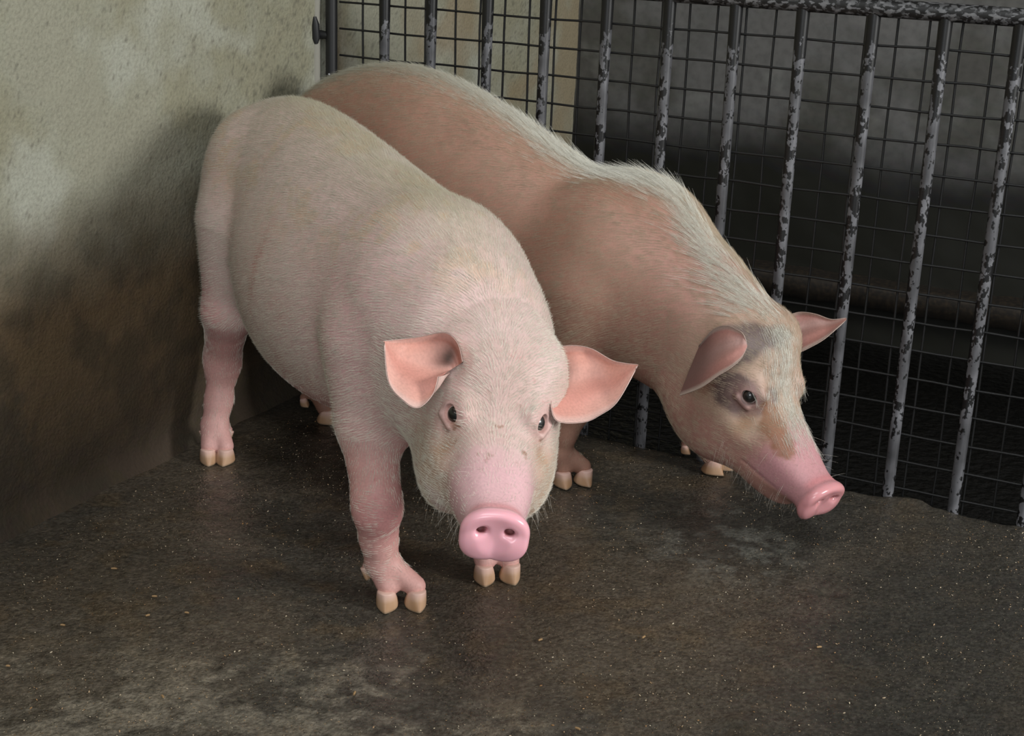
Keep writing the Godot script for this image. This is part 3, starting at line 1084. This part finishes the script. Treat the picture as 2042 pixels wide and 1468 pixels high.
# the bare wet disc of the nose is a part of its own, the rest one skin
func put_body(root: Node3D, m: Array, Hi: Transform3D, skin: Material, wet: Material) -> void:
	var verts: PackedVector3Array = m[0]; var idx: PackedInt32Array = m[2]
	var body := PackedInt32Array(); var disc := PackedInt32Array()
	for t in range(0, idx.size(), 3):
		var h := Hi * verts[idx[t]]
		if h.x > -0.0125: disc.append_array([idx[t], idx[t + 1], idx[t + 2]])
		else: body.append_array([idx[t], idx[t + 1], idx[t + 2]])
	put("body", array_mesh(m[0], m[1], m[3], body), skin, root)
	var remap := {}
	var v := PackedVector3Array(); var n := PackedVector3Array(); var c := PackedColorArray(); var di := PackedInt32Array()
	for i in disc:
		if not remap.has(i):
			remap[i] = v.size()
			v.append(m[0][i]); n.append(m[1][i]); c.append(m[3][i])
		di.append(remap[i])
	put("snout", array_mesh(v, n, c, di), wet, root)

func front_pig(hornm: Material) -> Dictionary:
	var root := Node3D.new()
	root.name = "pig"
	add_child(root)
	root.transform = Transform3D(Basis(V(0.816036, 0, 0.578025), V(0, 1, 0), V(-0.578025, 0, 0.816036)), V(0.2, 0, 0.42))
	tag(root, "pale pink and white pig in front, facing the camera with its head lowered", "pig", "two pigs in the pen corner")
	var H := frame(V(0.9426, 0.2654, 0.1018), 0.4291, -0.1861, -0.1061)
	var F := Field.new()
	F.tube(Transform3D(Basis(Vector3.UP, 0.019), V(0.0, 0.0, 0.014)), [
		[-0.20, 0.48, 0.44, 0.02, 2.0], [-0.19, 0.535, 0.39, 0.055, 2.0], [-0.165, 0.58, 0.34, 0.072, 2.0], [-0.12, 0.614, 0.29, 0.091, 2.0], [-0.05, 0.635, 0.258, 0.109, 2.0], [0.05, 0.645, 0.24, 0.115, 2.0],
		[0.15, 0.639, 0.226, 0.122, 2.0], [0.25, 0.624, 0.216, 0.131, 2.0], [0.35, 0.606, 0.214, 0.134, 2.0], [0.45, 0.592, 0.224, 0.129, 2.0],
		[0.55, 0.580, 0.25, 0.114, 2.0], [0.63, 0.552, 0.28, 0.098, 2.0], [0.69, 0.52, 0.32, 0.085, 2.0], [0.72, 0.46, 0.37, 0.04, 2.0]], 0.03)
	# hams, shoulder blades, chest
	F.ell(at_frame(V(-0.085, 0.45, 0.073)), V(0.095, 0.15, 0.066), 0.05)
	F.ell(at_frame(V(-0.03, 0.42, -0.03)), V(0.095, 0.14, 0.054), 0.05)
	F.ell(at_frame(V(0.22, 0.365, 0.045)), V(0.25, 0.15, 0.112), 0.06)
	F.ell(at_frame(V(0.24, 0.35, -0.03)), V(0.22, 0.14, 0.1), 0.06)
	F.ell(at_frame(V(0.53, 0.39, 0.066)), V(0.11, 0.16, 0.058), 0.045)
	F.ell(at_frame(V(0.55, 0.40, -0.056)), V(0.10, 0.15, 0.05), 0.045)
	F.ell(at_frame(V(0.64, 0.36, 0.0)), V(0.08, 0.10, 0.09), 0.05)
	# neck
	F.cone(V(0.60, 0.435, 0.006), H * V(-0.285, 0.03, 0.003), 0.088, 0.084, 0.06)
	F.cone(V(0.56, 0.475, 0.0), H * V(-0.25, 0.072, 0.0), 0.075, 0.055, 0.06)
	for s: float in [-1.0, 1.0]:
		F.cone(V(0.58, 0.45, 0.04 * s), H * V(-0.252, 0.066, 0.026 * s), 0.07, 0.054, 0.05)
	F.cone(V(0.60, 0.37, 0.0), H * V(-0.26, -0.03, 0.0), 0.088, 0.066, 0.05)
	# the hollow of the ear towards the lens
	F.ell(at_frame(V(0.7542, 0.4209, 0.0830)), V(0.03, 0.03, 0.028), 0.012, true)
	eyes["front"] = add_head(F, H)
	# legs: right fore, left fore, right hind, left hind
	var legs := [
		[[[0.53, 0.38, 0.085, 0.062], [0.535, 0.27, 0.092, 0.044], [0.562, 0.162, 0.091, 0.032], [0.564, 0.142, 0.09, 0.0305], [0.556, 0.10, 0.085, 0.0242], [0.557, 0.064, 0.079, 0.024]], V(0.604, 0, 0.068), 0.36, 0.007],
		[[[0.55, 0.38, -0.09, 0.065], [0.53, 0.27, -0.09, 0.046], [0.545, 0.165, -0.088, 0.034], [0.547, 0.145, -0.088, 0.032], [0.536, 0.105, -0.09, 0.025], [0.536, 0.068, -0.092, 0.0245]], V(0.582, 0, -0.098), 0.3, 0.006],
		[[[-0.04, 0.42, 0.086, 0.075], [-0.04, 0.278, 0.116, 0.043], [-0.1, 0.18, 0.110, 0.0295], [-0.1, 0.16, 0.111, 0.028], [-0.09, 0.10, 0.122, 0.022], [-0.078, 0.062, 0.134, 0.0225]], V(-0.03, 0, 0.148), 0.42, 0.001],
		[[[0.0, 0.40, -0.07, 0.07], [0.015, 0.31, -0.095, 0.05], [-0.05, 0.215, -0.135, 0.035], [-0.05, 0.195, -0.137, 0.033], [-0.03, 0.125, -0.142, 0.0245], [-0.015, 0.068, -0.145, 0.024]], V(0.03, 0, -0.145), 0.2, 0.001]]
	for l in legs:
		add_leg(F, l[0], l[1], l[2], l[3], 1.0)
		var e: Array = l[0][5]
		add_hooves(root, hornm, l[1], l[2], l[3], V(e[0], e[1], e[2]))
	# the fold between flank and thigh
	F.cone(V(0.045, 0.36, 0.165), V(0.065, 0.25, 0.135), 0.012, 0.008, 0.03, true)
	var E: Array = eyes["front"]
	var Hi := H.affine_inverse()
	var colour := func(p: Vector3, n: Vector3) -> Color: return front_skin(p, n, Hi * p)
	var er: Vector3 = H * E[0]; var el: Vector3 = H * E[1]
	return {"root": root, "H": H, "field": F, "lo": V(-0.3, -0.02, -0.26), "hi": V(1.02, 0.72, 0.3), "balls": [[H * V(-0.12, 0.02, 0), 0.17]], "fine": [[er, 0.03], [el, 0.03], [H * V(-0.01, 0, 0), 0.055]], "colour": colour}

func front_pig_skin(d: Dictionary, m: Array, skin: Material, wet: Material, eyem: Material, hair: Material) -> void:
	var root: Node3D = d.root
	var H: Transform3D = d.H
	var Hi := H.affine_inverse()
	var E: Array = eyes["front"]
	put_body(root, m, Hi, skin, wet)
	eyeball(root, H, 1.0, E[0], V(0.55, 0.28, 0.8), eyem)
	eyeball(root, H, -1.0, E[1], V(0.86, 0.25, -0.42), eyem)
	var inside := func(u: float, w: float, side: int) -> Color:
		var q := lin(232, 178, 164).lerp(lin(216, 152, 138), 0.5 + 0.5 * sin(w * 9.0 + u * 4.0))
		q = q.lerp(lin(206, 142, 124), 0.7 * sstep(0.6, 0.1, w))
		q = q.lerp(lin(62, 42, 30), 0.95 * exp(-pow((u - 0.24) / 0.16, 2.0) - pow((w - 0.3) / 0.22, 2.0)))  # darkness of the ear hole painted into the colour
		q = q.lerp(lin(234, 200, 190), sstep(0.1, 0.0, minf(w, 1.0 - w)))
		return q if side == 0 else lin(226, 194, 184)
	var cam_dir := root.basis.inverse() * V(0.42, 0.31, 0.85)
	put("ear", ear_mesh([V(0.778, 0.426, 0.069), V(0.76, 0.445, 0.068), V(0.743, 0.454, 0.078), V(0.728, 0.447, 0.106), V(0.726, 0.446, 0.13), V(0.731, 0.448, 0.154)],
		[V(0.787, 0.414, 0.106), V(0.794, 0.395, 0.116), V(0.8, 0.383, 0.137), V(0.794, 0.391, 0.153), V(0.765, 0.407, 0.161), V(0.732, 0.447, 0.153)], -cam_dir * 0.036, inside), skin, root)
	put("ear", ear_mesh([V(0.772, 0.411, -0.053), V(0.755, 0.419, -0.073), V(0.756, 0.422, -0.098), V(0.761, 0.416, -0.126), V(0.787, 0.405, -0.145), V(0.819, 0.408, -0.161)],
		[V(0.806, 0.373, -0.043), V(0.828, 0.352, -0.04), V(0.832, 0.346, -0.076), V(0.831, 0.352, -0.101), V(0.828, 0.366, -0.128), V(0.819, 0.406, -0.16)], -cam_dir * 0.036, inside), skin, root)
	var look := func(p: Vector3, n: Vector3) -> Array: return front_hair(p, n, Hi * p, H)
	grow("bristles", root, m, tuft_mesh(5, 0.0045, 0.00016, 0.25, 3), look, hair, 5)
	var whisk := func(p: Vector3, n: Vector3) -> Array: return whiskers(p, n, Hi * p, H, 1.0)
	grow("whiskers", root, m, tuft_mesh(1, 0.006, 0.00016, 0.6, 4), whisk, hair, 6)

func whiskers(p: Vector3, n: Vector3, h: Vector3, H: Transform3D, much: float) -> Array:
	var d := 0.0
	if h.x > -0.16 and h.x < -0.012 and h.y < 0.0: d = 6000.0 * sstep(0.0, -0.03, h.y)
	if h.x > -0.1 and h.x < -0.015 and h.y > 0.0: d = 1500.0
	return [d * much, 0.028 + 0.012 * c0(p), 1.3, H.basis.x * 0.3 - H.basis.y * 0.6, lin(215, 208, 196)]

func c0(p: Vector3) -> float:
	return clampf(2.0 * n3(p, 40.0), -0.8, 1.0)

# the underside is nearly bare
func covered(n: Vector3) -> float:
	return lerpf(0.15, 1.0, sstep(-0.8, -0.3, n.y))

func front_skin(p: Vector3, n: Vector3, h: Vector3) -> Color:
	var b := n3(p, 6.0); var c := n3(p, 22.0)
	var col := lin(219, 191, 184).lerp(lin(213, 181, 172), sstep(-0.2, 0.4, b))
	# pinker shoulder, belly and lower legs
	col = col.lerp(lin(226, 176, 178), 0.7 * gauss(p, V(0.55, 0.40, 0.15), 0.17))
	col = col.lerp(lin(220, 160, 152), 0.75 * sstep(0.32, 0.2, p.y) * (1.0 - sstep(0.6, 0.7, p.x)))
	col = col.lerp(lin(214, 132, 134), 0.6 * gauss(p, V(-0.06, 0.29, 0.16), 0.07))
	col = col.lerp(lin(216, 128, 136), 0.5 * gauss(p, V(0.58, 0.145, 0.09), 0.04))
	col = col.lerp(lin(190, 112, 100), 0.6 * exp(-pow((p.x - 0.24 - 0.3 * (p.y - 0.42)) / 0.012, 2.0) - pow((p.y - 0.42) / 0.07, 2.0)) * (1.0 if p.z > 0.05 else 0.0))
	# yellowish grime along the spine
	var ridge := exp(-pow((p.z + 0.0) / 0.06, 2.0)) * sstep(0.48, 0.6, p.y)
	col = col.lerp(lin(198, 188, 160), 0.55 * ridge)
	col = col.lerp(lin(206, 178, 140), 0.5 * sstep(0.1, 0.45, b + c) * sstep(0.45, 0.55, p.y))
	# thin red scratches
	var sc := absf(n3(p + V(0, 9, 0), 7.0) + 0.25 * n3(p, 3.0))
	col = col.lerp(lin(196, 104, 104), 0.5 * sstep(0.012, 0.0, sc) * sstep(0.15, 0.4, n3(p + V(5, 0, 5), 5.0)) * sstep(0.3, 0.45, p.x))
	return head_skin(col, h, b, c, false, eyes["front"])

func head_skin(col: Color, h: Vector3, b: float, c: float, dark: bool, E: Array) -> Color:
	if h.x < -0.36: return col
	var w := n3(h + V(1, 2, 3), 30.0)
	var snout := sstep(-0.135, -0.085, h.x + 0.02 * b + 0.01 * c - 0.25 * maxf(0.0, -h.y - 0.02))
	col = col.lerp(lin(236, 186, 193) if not dark else lin(206, 150, 158), 0.75 * snout * (sstep(-0.004, 0.004, h.y + 0.0225 - 0.08 * (h.x + 0.026)) if dark else 1.0))
	var disc := sstep(-0.016, -0.006, h.x)
	col = col.lerp(lin(240, 174, 186) if not dark else lin(214, 150, 154), 0.85 * disc)
	var nos := Vector2(h.y - 0.004, absf(h.z) - 0.0175).length()
	col = col.lerp(lin(150, 86, 84), 0.85 * sstep(0.0085, 0.004, nos) * sstep(0.004, -0.004, h.x))
	# reddish fold over the disc
	col = col.lerp(lin(206, 120, 122), 0.5 * exp(-pow((h.x + 0.022) / 0.007, 2.0)) * sstep(0.01, 0.025, h.y))
	# round the eyes
	for e: Vector3 in E:
		var s := signf(e.z)
		var de := h.distance_to(e)
		col = col.lerp(lin(214, 168, 160), 0.6 * exp(-de * de / 0.0006))
		var tear := exp(-pow((h.x + 0.15) / 0.012, 2.0) - pow((h.y - 0.022) / 0.02, 2.0)) * (1.0 if h.z * s > 0.02 else 0.0)
		col = col.lerp(lin(158, 116, 76), 0.6 * tear)
		var rim := sstep(0.0145, 0.0105, de)
		col = col.lerp(lin(196, 150, 140) if not dark else lin(40, 32, 32), 0.7 * rim)
	if not dark:
		# rusty crumbs of dirt on the bridge of the nose
		col = col.lerp(lin(140, 92, 56), 0.75 * sstep(0.3, 0.42, w) * exp(-pow((h.x + 0.135) / 0.04, 2.0)) * sstep(0.02, 0.045, h.y))
		col = col.lerp(lin(206, 176, 132), 0.5 * sstep(0.02, 0.3, b + 0.5) * exp(-pow((h.x + 0.17) / 0.06, 2.0)) * sstep(0.05, -0.02, h.y))
	return col

func front_hair(p: Vector3, n: Vector3, h: Vector3, H: Transform3D) -> Array:
	var dens := 46000.0 * covered(n)
	var flow := V(-1, -0.35 * absf(n.z), 0.0)
	var L := 0.018
	var lift := 0.15
	var col := lin(234, 227, 213)
	if p.y > 0.5: L += 0.004 * sstep(0.5, 0.6, p.y); lift += 0.1 * exp(-pow(p.z / 0.05, 2.0))
	if p.y < 0.26 and p.x < 0.68:
		flow = V(-0.25, -1, 0)
		dens *= lerpf(0.2, 1.0, sstep(0.14, 0.26, p.y)); L = 0.009
		if p.y < 0.045: dens = 0.0
	if h.x > -0.3:
		flow = H.basis * V(-1, -0.15, 0.9 * h.z / 0.05 * sstep(-0.02, -0.2, h.x))
		L = lerpf(0.014, 0.006, sstep(-0.17, -0.06, h.x))
		dens *= lerpf(1.25, 0.35, sstep(-0.15, -0.09, h.x)) * sstep(-0.025, -0.05, h.x)
		for e: Vector3 in eyes["front"]:
			if h.distance_to(e) < 0.021: dens = 0.0
		lift = 0.2
	var ridge := exp(-pow(p.z / 0.07, 2.0)) * sstep(0.5, 0.6, p.y) * sstep(0.1, 0.5, n3(p, 5.0) + 0.4)
	col = col.lerp(lin(216, 210, 184), 0.7 * ridge)
	return [dens, L, lift, flow, col]

func back_pig(hornm: Material) -> Dictionary:
	var root := Node3D.new()
	root.name = "pig"
	add_child(root, true)
	root.name = "pig_001"
	root.position = V(0.12, 0, 0.161)
	tag(root, "pinkish brown pig behind, along the gate, with grey eye patch, sniffing the floor", "pig", "two pigs in the pen corner")
	var H := frame(V(0.9915, 0.0929, 0.1632), 0.4421, -0.557, -0.0142, 1.045)
	var F := Field.new()
	F.tube(Transform3D(), [
		[-0.122, 0.50, 0.46, 0.02, 2.0], [-0.112, 0.55, 0.40, 0.06, 2.0], [-0.088, 0.592, 0.34, 0.074, 2.1], [-0.047, 0.63, 0.29, 0.088, 2.1], [0.005, 0.656, 0.26, 0.099, 2.1], [0.09, 0.676, 0.24, 0.109, 2.1],
		[0.175, 0.672, 0.23, 0.125, 2.1], [0.266, 0.646, 0.22, 0.131, 2.1], [0.356, 0.605, 0.215, 0.133, 2.15], [0.425, 0.568, 0.215, 0.132, 2.15],
		[0.51, 0.53, 0.225, 0.126, 2.1], [0.60, 0.505, 0.24, 0.116, 2.1], [0.66, 0.478, 0.26, 0.10, 2.1], [0.70, 0.43, 0.29, 0.075, 2.0], [0.73, 0.38, 0.33, 0.03, 2.0]], 0.03)
	F.ell(at_frame(V(-0.03, 0.44, 0.028)), V(0.10, 0.16, 0.048), 0.05)
	F.ell(at_frame(V(-0.03, 0.44, -0.06)), V(0.10, 0.16, 0.06), 0.05)
	F.ell(at_frame(V(0.53, 0.37, 0.082)), V(0.095, 0.15, 0.06), 0.04)
	F.ell(at_frame(V(0.56, 0.37, -0.054)), V(0.095, 0.15, 0.052), 0.04)
	F.ell(at_frame(V(0.62, 0.31, 0.0)), V(0.07, 0.09, 0.085), 0.05)
	F.cone(V(0.60, 0.395, 0.0), H * V(-0.27, 0.036, 0.0), 0.112, 0.088, 0.09)
	F.cone(V(0.60, 0.32, 0.01), H * V(-0.25, -0.02, 0.0), 0.10, 0.07, 0.05)
	F.cone(V(0.62, 0.42, 0.0), H * V(-0.25, 0.07, 0.0), 0.07, 0.055, 0.05)
	for s: float in [-1.0, 1.0]:
		F.cone(V(0.63, 0.39, 0.035 * s), H * V(-0.252, 0.066, 0.024 * s), 0.065, 0.053, 0.05)
	F.ell(H * at_frame(V(-0.13, -0.05, 0.0)), V(0.09, 0.03, 0.04), 0.03)
	eyes["back"] = add_head(F, H, 0.0085)
	var legs := [
		[[[0.53, 0.34, 0.085, 0.062], [0.52, 0.25, 0.095, 0.044], [0.53, 0.16, 0.105, 0.033], [0.53, 0.14, 0.106, 0.031], [0.518, 0.10, 0.11, 0.0245], [0.512, 0.066, 0.112, 0.0235]], V(0.552, 0, 0.112), 0.75, 0.006],
		[[[0.57, 0.34, -0.058, 0.052], [0.61, 0.25, -0.07, 0.041], [0.68, 0.16, -0.088, 0.033], [0.685, 0.14, -0.095, 0.031], [0.69, 0.10, -0.095, 0.0245], [0.70, 0.066, -0.095, 0.0235]], V(0.75, 0, -0.095), 0.2, 0.003],
		[[[0.03, 0.40, 0.045, 0.055], [0.05, 0.31, 0.07, 0.045], [-0.015, 0.215, 0.08, 0.033], [-0.015, 0.195, 0.078, 0.031], [-0.012, 0.125, 0.072, 0.0235], [-0.012, 0.066, 0.068, 0.0225]], V(0.03, 0, 0.064), 0.2, 0.001],
		[[[0.02, 0.42, -0.06, 0.065], [0.05, 0.31, -0.085, 0.045], [-0.01, 0.215, -0.10, 0.034], [-0.01, 0.195, -0.10, 0.032], [0.0, 0.125, -0.10, 0.0245], [0.01, 0.066, -0.10, 0.0235]], V(0.05, 0, -0.10), 0.1, 0.001]]
	for l in legs:
		add_leg(F, l[0], l[1], l[2], l[3], 1.0)
		var e: Array = l[0][5]
		add_hooves(root, hornm, l[1], l[2], l[3], V(e[0], e[1], e[2]))
	var E: Array = eyes["back"]
	var Hi := H.affine_inverse()
	var colour := func(p: Vector3, n: Vector3) -> Color: return back_skin(p, n, Hi * p)
	var er: Vector3 = H * E[0]; var el: Vector3 = H * E[1]
	return {"root": root, "H": H, "field": F, "lo": V(-0.24, -0.02, -0.24), "hi": V(1.1, 0.74, 0.28), "balls": [[H * V(-0.12, 0.02, 0), 0.17]], "fine": [[er, 0.03], [H * V(-0.01, 0, 0), 0.055]], "colour": colour}

func back_pig_skin(d: Dictionary, m: Array, skin: Material, wet: Material, eyem: Material, hair: Material) -> void:
	var root: Node3D = d.root
	var H: Transform3D = d.H
	var Hi := H.affine_inverse()
	var E: Array = eyes["back"]
	put_body(root, m, Hi, skin, wet)
	eyeball(root, H, 1.0, E[0], V(0.3, 0.12, 0.95), eyem)
	eyeball(root, H, -1.0, E[1], V(0.5, 0.1, -0.9), eyem)
	var inside := func(u: float, w: float, side: int) -> Color:
		var q := lin(176, 138, 130).lerp(lin(182, 128, 118), 0.5 + 0.5 * sin(w * 8.0 + u * 3.0))
		q = q.lerp(lin(120, 92, 88), 0.8 * sstep(0.5, 0.1, u))
		q = q.lerp(lin(205, 190, 178), sstep(0.1, 0.0, minf(w, 1.0 - w)))
		return q if side == 0 else lin(196, 160, 148)
	var cam_dir := V(0.35, 0.3, 0.88)
	put("ear", ear_mesh([V(0.776, 0.315, 0.176), V(0.801, 0.348, 0.193), V(0.825, 0.36, 0.201), V(0.841, 0.358, 0.204), V(0.853, 0.353, 0.206), V(0.86, 0.337, 0.203)],
		[V(0.761, 0.238, 0.212), V(0.805, 0.269, 0.249), V(0.834, 0.296, 0.254), V(0.852, 0.311, 0.246), V(0.861, 0.322, 0.225), V(0.861, 0.334, 0.204)], -cam_dir * 0.02, inside), skin, root)
	put("ear", ear_mesh([V(0.843, 0.32, 0), V(0.857, 0.33, -0.01), V(0.875, 0.337, -0.022), V(0.9, 0.338, -0.023), V(0.928, 0.333, -0.024), V(0.951, 0.339, -0.026)],
		[V(0.881, 0.287, 0.028), V(0.895, 0.287, 0.033), V(0.911, 0.296, 0.022), V(0.926, 0.307, 0.01), V(0.938, 0.32, -0.006), V(0.952, 0.337, -0.025)], -cam_dir * 0.022, inside), skin, root)
	var look := func(p: Vector3, n: Vector3) -> Array: return back_hair(p, n, Hi * p, H)
	grow("bristles", root, m, tuft_mesh(5, 0.0045, 0.00017, 0.25, 13), look, hair, 15)
	var mane := func(p: Vector3, n: Vector3) -> Array: return back_mane(p, n, Hi * p, H)
	grow("mane", root, m, tuft_mesh(4, 0.004, 0.0002, 0.5, 17), mane, hair, 19)
	var whisk := func(p: Vector3, n: Vector3) -> Array: return whiskers(p, n, Hi * p, H, 1.3)
	grow("whiskers", root, m, tuft_mesh(1, 0.006, 0.00015, 0.6, 14), whisk, hair, 16)

func back_skin(p: Vector3, n: Vector3, h: Vector3) -> Color:
	var b := n3(p + V(9, 0, 0), 6.0); var c := n3(p, 22.0)
	var col := lin(172, 130, 112).lerp(lin(160, 118, 100), sstep(-0.2, 0.4, b))
	col = col.lerp(lin(148, 106, 88), 0.7 * sstep(0.35, 0.0, p.x))  # shade on the rump beside the front pig, put into the skin colour
	col = col.lerp(lin(190, 142, 132), 0.7 * sstep(0.55, 0.8, p.x))
	col = col.lerp(lin(190, 180, 158), 0.7 * exp(-pow(p.z / 0.04, 2.0)) * sstep(0.3, 0.42, p.y))
	if h.x > -0.36:
		# grey patch over brow and round the eye
		var e: Vector3 = eyes["back"][0]
		var q := h - e
		var pat := exp(-pow((q.x + 0.012) / 0.04, 2.0) - pow((q.y + 0.004) / 0.026, 2.0)) * 1.4 * sstep(-0.01, 0.02, h.z)
		pat = maxf(pat, 1.2 * exp(-pow((h.x + 0.235) / 0.03, 2.0) - pow((h.y - 0.105) / 0.035, 2.0)) * sstep(-0.06, 0.0, h.z))
		pat = sstep(0.25, 0.62, pat + 0.3 * b + 0.15 * c)
		col = col.lerp(lin(186, 174, 148), 0.5 * sstep(-0.02, 0.02, h.y) * sstep(-0.1, -0.14, h.x) * sstep(-0.36, -0.22, h.x))
		col = col.lerp(lin(84, 70, 70), 0.88 * pat)
		col = head_skin(col, h, b, c, true, eyes["back"])
		var w := n3(h + V(1, 2, 3), 45.0) * 0.5 + b * 0.5
		# rust brown dirt down the bridge of the nose
		var dirt := exp(-pow((h.x + 0.115) / 0.05, 2.0) - pow((h.z - 0.03) / 0.02, 2.0)) * sstep(0.0, 0.025, h.y)
		col = col.lerp(lin(138, 92, 58), 0.85 * sstep(0.2, 0.55, dirt + 0.5 * w))
		var d2 := gauss(h, V(-0.235, 0.02, 0.07), 0.03)
		col = col.lerp(lin(128, 90, 70), 0.7 * sstep(0.3, 0.7, d2 + 0.4 * c))
	return col

func back_hair(p: Vector3, n: Vector3, h: Vector3, H: Transform3D) -> Array:
	var dens := 34000.0 * covered(n)
	var flow := V(-1, -0.4 * absf(n.z), 0.0)
	var L := 0.021
	var lift := 0.15
	var col := lin(190, 174, 150)
	if p.y < 0.24 and p.x < 0.68:
		flow = V(-0.25, -1, 0); dens *= lerpf(0.25, 1.0, sstep(0.1, 0.24, p.y)); L = 0.01
		if p.y < 0.045: dens = 0.0
	if h.x > -0.3:
		flow = H.basis * V(-1, -0.2, 0.6 * h.z / 0.05)
		L = lerpf(0.014, 0.005, sstep(-0.17, -0.06, h.x))
		dens *= lerpf(1.2, 0.25, sstep(-0.12, -0.085, h.x)) * sstep(-0.025, -0.05, h.x)
		var e: Vector3 = eyes["back"][0]
		if h.distance_to(e) < 0.019: dens = 0.0
		if h.distance_to(e) < 0.045: dens *= 0.35
	return [dens, L, lift, flow, col]

func back_mane(p: Vector3, n: Vector3, h: Vector3, H: Transform3D) -> Array:
	var d := 0.0
	var L := 0.03
	var up := n.y
	var flow := V(-1, -0.1, 0.25)
	var lift := 0.35
	if h.x < -0.27:
		if up > 0.1 and p.y > 0.3: d = 60000.0 * exp(-pow((p.z - 0.1 * sstep(0.6, 0.85, p.x)) / 0.035, 2.0))
		L = 0.026 + 0.022 * sstep(0.2, 0.55, p.x)
	elif h.x < -0.06:
		if h.y > 0.02: d = 70000.0 * exp(-pow((h.z + 0.002) / 0.026, 2.0)) * sstep(-0.06, -0.12, h.x)
		L = 0.03
		flow = H.basis * V(-0.6, 0.2, 0.5)
		if h.x > -0.24: flow = H.basis * V(0.9, -0.2, 0.12)
		lift = 0.2
	return [d, L, lift, flow, lin(172, 168, 150).lerp(lin(226, 224, 212), sstep(0.05, 0.45, p.x))]

# ------------------------------------------------------------------ litter on the floor
func build_litter() -> void:
	# pale grit and crumbs of feed too small to count
	var st := SphereMesh.new()
	st.radius = 0.5; st.height = 1.0; st.radial_segments = 6; st.rings = 3
	var r := RandomNumberGenerator.new(); r.seed = 31
	var buf := PackedFloat32Array()
	var count := 0
	for i in 30000:
		var x := r.randf_range(0.05, 1.6); var z := r.randf_range(0.03, 1.45)
		if n3(V(x, 0, z), 5.0) + 0.25 < r.randf_range(-0.4, 0.5): continue
		var s := 0.0005 + 0.0016 * pow(r.randf(), 8.0)
		var B := Basis.from_euler(V(r.randf() * 0.6, r.randf() * TAU, r.randf() * 0.6)).scaled_local(V(s * r.randf_range(1.0, 2.2), s * 0.6, s))
		var c := lin(196, 184, 160).lerp(lin(150, 110, 66), r.randf())
		buf.append_array([B.x.x, B.y.x, B.z.x, x, B.x.y, B.y.y, B.z.y, 0.001 + 0.003 * n3(V(x, 0, z), 6.0) + 0.0012 * n3(V(x, 5, z), 40.0), B.x.z, B.y.z, B.z.z, z, c.r, c.g, c.b, 1.0])
		count += 1
	var mm := MultiMesh.new()
	mm.transform_format = MultiMesh.TRANSFORM_3D
	mm.use_colors = true
	mm.mesh = st
	mm.instance_count = count
	mm.buffer = buf
	var o := MultiMeshInstance3D.new()
	o.name = "grit"
	o.multimesh = mm
	var gm := mat(Color.WHITE, 0.6)
	gm.vertex_color_use_as_albedo = true
	o.material_override = gm
	add_child(o)
	# feed pellets
	var pm := mat(Color(0.6, 0.48, 0.33), 0.7)
	for q in [[0.36, 1.02], [0.40, 0.985], [0.33, 0.97], [0.22, 0.93], [0.28, 1.1], [0.86, 0.80], [0.52, 1.18], [1.0, 0.98], [0.98, 0.72], [0.62, 1.25], [1.2, 0.62], [0.9, 1.1], [0.3, 1.22], [0.72, 1.05]]:
		var a := r.randf() * TAU
		var d := V(cos(a), 0, sin(a)) * r.randf_range(0.0022, 0.0042)
		var pe := put("feed_pellet", rod([-d, d * 0.2 + V(0, 0.0003, 0), d], [0.0013, 0.0016, 0.0012], 8), pm, self)
		pe.position = V(q[0], 0.0035 + 0.003 * n3(V(q[0], 0, q[1]), 6.0), q[1])
		tag(pe, "small tan feed pellet lying on the damp concrete floor", "pellet", "feed pellets dropped on the floor")
	tag(o, "fine pale grit and feed dust scattered over the damp floor", "grit", "", "stuff")
